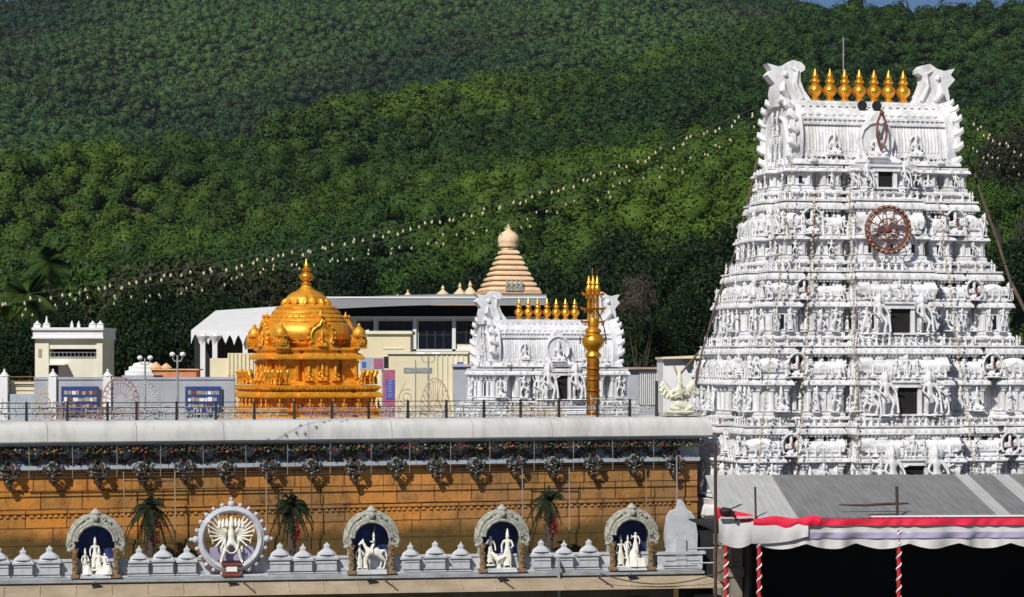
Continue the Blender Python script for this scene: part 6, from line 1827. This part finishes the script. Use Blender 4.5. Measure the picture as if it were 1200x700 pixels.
for p_, yt, w_, d_, nm in ((478, 339, 7, 255, 'leftmost of the small peach spires on the far roof'), (519, 334, 13, 255, 'second small peach spire from the left'), (539, 331, 12, 252, 'third small peach spire, just left of the pair touching the big spire'), (551, 329, 14, 258, 'small peach spire nearest the big stepped spire'), (466, 344, 3, 250, 'tiny needle spire left of all the small peach spires')):
    k_ = d_ / F; t = thing('small_spire', nm, 'spire', ((p_ - 600) * k_, d_, 0), R(12)); w = w_ * k_; z0 = ZC - (349 - HY) * k_; zt = ZC - (yt - HY) * k_
    m = MB(); m.box(-w * .9, -w * .9, 0, w * .9, w * .9, z0); part('body', m, M['peach'], t, angle=0)
    m = MB(); prof = []
    for k in range(5):
        q = 1 - k / 5; zz = z0 + (zt - z0) * .72 * k / 5; prof += [(w * q ** 1.2, zz), (w * q ** 1.2, zz + .06), (w * q ** 1.3 * .9, zz + .12)]
    prof += [(w * .2, z0 + (zt - z0) * .74), (w * .12, z0 + (zt - z0) * .8), (.02, zt)]
    m.lathe(prof, (0, 0, 0), 10); part('tiers', m, M['peachlight'], t)

# sheds between the two white towers
D = 145
t = thing('grey_shed', 'grey slatted shed between the small tower and the white shed', 'shed', (0, 0, 0))
m = MB(); m.box(X(728), D, 0, X(776), D + 4, Z(433)); part('walls', m, M['greywall'], t, angle=0)
m = MB(); m.box(X(726), D - .3, Z(433), X(778), D + 4.2, Z(430.5)); part('roof', m, M['tan'], t, angle=0)
m = MB()
for q in range(11): m.box(X(750 + q * 2.4), D - .08, Z(475), X(750.9 + q * 2.4), D, Z(436))
m.box(X(748), D - .1, Z(437), X(777), D, Z(435)); part('slats', m, M['paint'], t, angle=0)
m = MB(); m.box(X(748), D - .03, Z(475), X(776), D + .0, Z(437)); part('slat_backing', m, M['ledge'], t, angle=0)
D = 118
t = thing('white_shed', 'plain white shed wall with a thin yellowish roof beside the big tower', 'shed', (0, 0, 0))
m = MB(); m.box(X(777), D, 0, X(822), D + 5, Z(421)); part('walls', m, M['paint'], t, angle=0)
m = MB(); m.add([(X(775), D - .3, Z(421)), (X(824), D - .3, Z(420)), (X(824), D + 5, Z(420)), (X(775), D + 5, Z(421)), (X(775), D - .3, Z(418.5)), (X(824), D - .3, Z(416.5)), (X(824), D + 5, Z(416.5)), (X(775), D + 5, Z(418.5))], [(3, 2, 1, 0), (4, 5, 6, 7), (0, 1, 5, 4), (1, 2, 6, 5), (2, 3, 7, 6), (3, 0, 4, 7)]); part('roof', m, M['cream'], t, angle=0)
m = MB(); m.box(X(800), D - .5, Z(424), X(822), D, Z(422)); part('dark_awning', m, M['rail'], t, angle=0)
for i, (a_, b_) in enumerate((((796, 440), (826, 405)), ((801, 470), (822, 425)), ((790, 430), (806, 470)))):
    m = MB(); m.tube([W(a_[0], a_[1], 110) - Vector((0, 0, .0)), W(b_[0], b_[1], 108)], .05, 5)
    single('leaning_pole', m, M['bamboo'], ['upper pale pole leaning on the white shed', 'middle pale pole leaning between shed and tower', 'lower pale pole slanting the other way before the shed'][i], 'pole')
# far town houses under the hill, seen in gaps
# ------------------------------------------------------------------ the market shed in the right foreground
SO = W(846, 0, 79); SHT = R(4)
sh = thing('tin_shed', 'long corrugated tin-roofed shed with dark interior in the right foreground', 'shed', (SO.x, 79, 0), SHT)
Ls = 12.5; zf, zb = 7.32, 8.27; yb = 7.5
def roof_strip(x0, x1, mt, parent, lift=0.0):
    m = MB(); n = max(2, int(round((x1 - x0) / .1))); top_ = []; 
    vs = []
    for i in range(n + 1):
        x = x0 + (x1 - x0) * i / n; z = .009 * (i % 2)
        vs += [(x, -.15, zf - .02 + z + lift), (x + .5 + .15 * max(0, 1 - max(0, x)), yb, zb + z + lift), (x, -.15, zf - .06 + z + lift), (x + .5 + .15 * max(0, 1 - max(0, x)), yb, zb - .04 + z + lift)]
    fs = []
    for i in range(n):
        a_ = i * 4; b_ = a_ + 4
        fs += [(a_, b_, b_ + 1, a_ + 1), (b_ + 2, a_ + 2, a_ + 3, b_ + 3), (a_, a_ + 2, b_ + 2, b_), (a_ + 1, b_ + 1, b_ + 3, a_ + 3)]
    fs += [(0, 1, 3, 2), (n * 4 + 1, n * 4, n * 4 + 2, n * 4 + 3)]
    m.add(vs, fs); return part('roof_sheet', m, M[mt], parent, angle=0)
# bright and dull sheets; the sheets run back to front
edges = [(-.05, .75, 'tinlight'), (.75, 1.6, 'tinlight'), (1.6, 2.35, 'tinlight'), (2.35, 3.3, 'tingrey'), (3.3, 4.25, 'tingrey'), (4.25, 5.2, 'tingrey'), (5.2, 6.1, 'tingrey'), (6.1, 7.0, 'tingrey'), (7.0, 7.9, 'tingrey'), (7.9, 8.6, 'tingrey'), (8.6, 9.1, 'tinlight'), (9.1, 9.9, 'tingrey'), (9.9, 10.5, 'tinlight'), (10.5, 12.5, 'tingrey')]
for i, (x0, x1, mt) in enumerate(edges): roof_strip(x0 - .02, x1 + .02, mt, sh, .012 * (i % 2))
m = MB(); m.box(4.6, -.3, zf - .02, Ls, -.1, zf + .03); part('front_gutter', m, M['paint'], sh, angle=0)
m = MB(); m.box(-.0, .6, zf - .55, Ls, yb - .1, zf - .5); part('ceiling', m, M['black'], sh, angle=0)  # ceiling, inner walls and floor are black: interior shade put into colour
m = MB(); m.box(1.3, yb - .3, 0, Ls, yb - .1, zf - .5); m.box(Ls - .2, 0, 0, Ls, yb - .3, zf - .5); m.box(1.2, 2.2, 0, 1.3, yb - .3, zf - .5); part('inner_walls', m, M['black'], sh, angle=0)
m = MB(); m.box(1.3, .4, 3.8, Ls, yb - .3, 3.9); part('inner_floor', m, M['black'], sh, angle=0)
m = MB(); m.box(1.3, .4, 0, Ls, yb - .3, 3.8); part('undercroft', m, M['stonebase'], sh, angle=0)
# red and white spiral posts
def spiral_post(x, y, label, z0=0.0, z1=6.9, top_mt=None):
    t = thing('striped_post', label, 'post', local((SO.x, 79), SHT, (x, y, 0)), SHT, 'red and white striped shed posts')
    m = MB(); m.tube([(0, 0, z0), (0, 0, z1)], .06, 10); part('pole', m, M['redcloth'], t)
    m = MB(); pts = [(.066 * math.cos(q * 1.0), .066 * math.sin(q * 1.0), z0 + q * .055) for q in np.arange(0, (z1 - z0) / .055, .45)]
    m.tube(pts, .028, 4); part('ribbon', m, M['paint'], t)
spiral_post(.22, .6, 'red-and-white striped post, leftmost, at the back corner of the tin shed')
spiral_post(1.1, -.35, 'red-and-white striped post, second from the left, at the front of the tin shed')
spiral_post(5.45, -.35, 'red-and-white striped post in the middle of the tin shed front')
# dark poles sticking up
for x, y, z0, z1, r_, lb in ((-.18, .2, 3.5, 9.6, .055, 'tall dark pole at the left end of the tin shed'), (1.0, -.2, 6.6, 8.25, .035, 'short dark pole poking through the left part of the tin roof edge'), (5.42, -.2, 6.6, 8.25, .05, 'dark pole poking through the tin roof edge in the middle')):
    m = MB(); m.tube([(0, 0, z0), (.02, 0, (z0 + z1) / 2), (0, 0, z1)], r_, 6); single('dark_pole', m, M['darkpole'], lb, 'pole', local((SO.x, 79), SHT, (x, y, 0)), SHT)
m = MB(); m.tube([(3.75, .55, zf + .32), (4.6, .5, zf + .31), (5.3, .5, zf + .35), (5.95, .5, zf + .36)], [.02, .045, .05, .03], 6); single('loose_branch', m, M['darkpole'], 'loose dark stick lying across the tin roof beside the middle pole', 'stick', (SO.x, 79, 0), SHT)
m = MB(); m.tube([(4.55, -.25, zf + .06), (5.45, -.25, zf + .07)], .025, 5); single('loose_branch', m, M['darkpole'], 'short dark stick on the front edge of the tin roof', 'stick', (SO.x, 79, 0), SHT)
m = MB(); m.tube([(-1.0, .3, 6.32), (.1, .25, 6.34)], .03, 5); m.tube([(-.9, .6, 5.85), (0, .5, 5.86)], .025, 5); single('cross_pole', m, M['galv'], 'thin grey cross poles left of the tin shed', 'pole', (SO.x, 79, 0), SHT)
# cloth valance
def cloth(name, mt, x0, x1, ztop, zbot, sc=0.0, per=1.3, amp=.06, y=-.32, label=None, wob=0.03, n=None, bulge=.0, ph=0.0):
    n = n or int((x1 - x0) / .06); R_ = 9; vs = []
    for i in range(n + 1):
        x = x0 + (x1 - x0) * i / n; u_ = ((x - x0) / per) % 1.0
        low = zbot(x) if callable(zbot) else zbot; hi = ztop(x) if callable(ztop) else ztop
        low -= sc * math.sin(PI * u_)
        for j in range(R_):
            t = j / (R_ - 1); z = hi + (low - hi) * t
            yy = y + amp * (.3 + t) * math.sin(x * 3.1 + 2.6 * math.sin(x * 1.7) + ph) + wob * .5 * math.sin(x * 9 + 3 * math.sin(x * 2.3) + t * 2) * (.4 + t) - bulge * math.sin(PI * t)
            vs.append((x, yy, z))
    for i in range(n + 1):
        for j in range(R_):
            x, yy, z = vs[i * R_ + j]; vs.append((x, yy + .025, z))
    o_ = (n + 1) * R_; fs = []
    for i in range(n):
        for j in range(R_ - 1):
            a_ = i * R_ + j; fs += [(a_, a_ + 1, a_ + R_ + 1, a_ + R_), (a_ + o_ + R_, a_ + o_ + R_ + 1, a_ + o_ + 1, a_ + o_)]
        a_ = i * R_; fs.append((a_, a_ + R_, a_ + R_ + o_, a_ + o_)); a_ = i * R_ + R_ - 1; fs.append((a_ + R_, a_, a_ + o_, a_ + R_ + o_))
    m = MB(); m.add(vs, fs); return m
cl = thing('cloth_valance', 'gathered white cloth valance with lilac band along the tin shed front', 'cloth', (SO.x, 79, 0), SHT)
part('white_cloth', cloth('c', None, .95, Ls, zf - .22, zf - .82, .17, 1.6, .085), M['whitecloth'], cl, angle=70)
part('lilac_band', cloth('c', None, 2.2, Ls, zf - .48, lambda x: zf - .66, .0, 1.3, .065, -.36), M['lilac'], cl, angle=70)
rd = thing('red_cloth_band', 'crimson cloth band along the top of the white valance', 'cloth', (SO.x, 79, 0), SHT)
part('band', cloth('c', None, 2.9, Ls, zf - .05, zf - .26, .0, 1.3, .03, -.4), M['pinkcloth'], rd, angle=70)
part('gathered_end', cloth('c', None, .9, 3.0, lambda x: zf + .0 + .04 * math.sin(x * 5), lambda x: zf - .26 + .05 * math.sin(x * 3.1), .05, .7, .05, -.42, bulge=.04), M['pinkcloth'], rd, angle=70)
part('corner_swag', cloth('c', None, -.15, 1.0, lambda x: zf + .3 - .22 * (x + .15), lambda x: zf - .18 - .05 * x, .1, 1.15, .05, .1, bulge=.08), M['pinkcloth'], rd, angle=70)
cw2 = thing('draped_cloth', 'loose grey-white cloth hanging in a belly at the left end of the tin shed', 'cloth', (SO.x, 79, 0), SHT)
part('drape', cloth('c', None, -.1, 1.0, lambda x: zf - .05, lambda x: zf - .75, .22, 1.15, .05, .02, bulge=.05), M['whitecloth'], cw2, angle=70)
part('fold', cloth('c', None, .85, 2.6, zf - .12, lambda x: zf - .9 + .12 * x, .08, 1.7, .08, -.42, bulge=.03), M['whitecloth'], cw2, angle=70)
m = MB(); m.ico((0, 0, 0), .16, 2, (1.3, .8, .7)); m.ico((.2, .05, -.08), .1, 1); m.tube([(-.1, 0, .1), (.25, 0, -.12), (.35, 0, -.3)], .05, 5); single('black_bundle', m, M['black'], 'small black bundle tied over the red cloth at the left end of the shed', 'bundle', local((SO.x, 79), SHT, (.1, -.1, 7.5)))
# stone pier and timber behind the left end of the shed
m = MB(); m.box(-.05, 9.5, 0, 1.15, 9.6, 6.55); m.box(-.05, 9.3, 6.5, 1.15, 9.7, 6.56); single('gap_shade_sheet', m, M['black'], 'black tarpaulin screen closing the gap between gallery and tin shed', 'tarpaulin', (SO.x, 79, 0), SHT, angle=0)  # added black sheet standing in for the shade before the tower base
m = MB(); m.box(.78, 3.2, 0, 1.15, 3.6, 6.3); m.box(.72, 3.15, 5.2, 1.2, 3.65, 5.5); single('stone_pier', m, M['stonebase'], 'rough brown stone pier in the gap left of the tin shed', 'pier', (SO.x, 79, 0), SHT)
# dark worker-like figure on the ledge
# ------------------------------------------------------------------ the air
m = MB(); m.box(-1250, -40, -3, 1250, 3900, 620)
hz, nt, b = _nt('thin_haze'); nt.nodes.remove(b)
pv_ = nt.nodes.new('ShaderNodeVolumePrincipled'); pv_.inputs['Color'].default_value = (0.72, 0.82, 1.0, 1); pv_.inputs['Density'].default_value = 0.000025
pv_.inputs['Anisotropy'].default_value = 0.2
nt.links.new(pv_.outputs[0], [n for n in nt.nodes if n.type == 'OUTPUT_MATERIAL'][0].inputs['Volume'])
o = part('haze', m, hz, None, angle=0); tag(o, 'thin bluish air over the whole valley', kind='stuff')
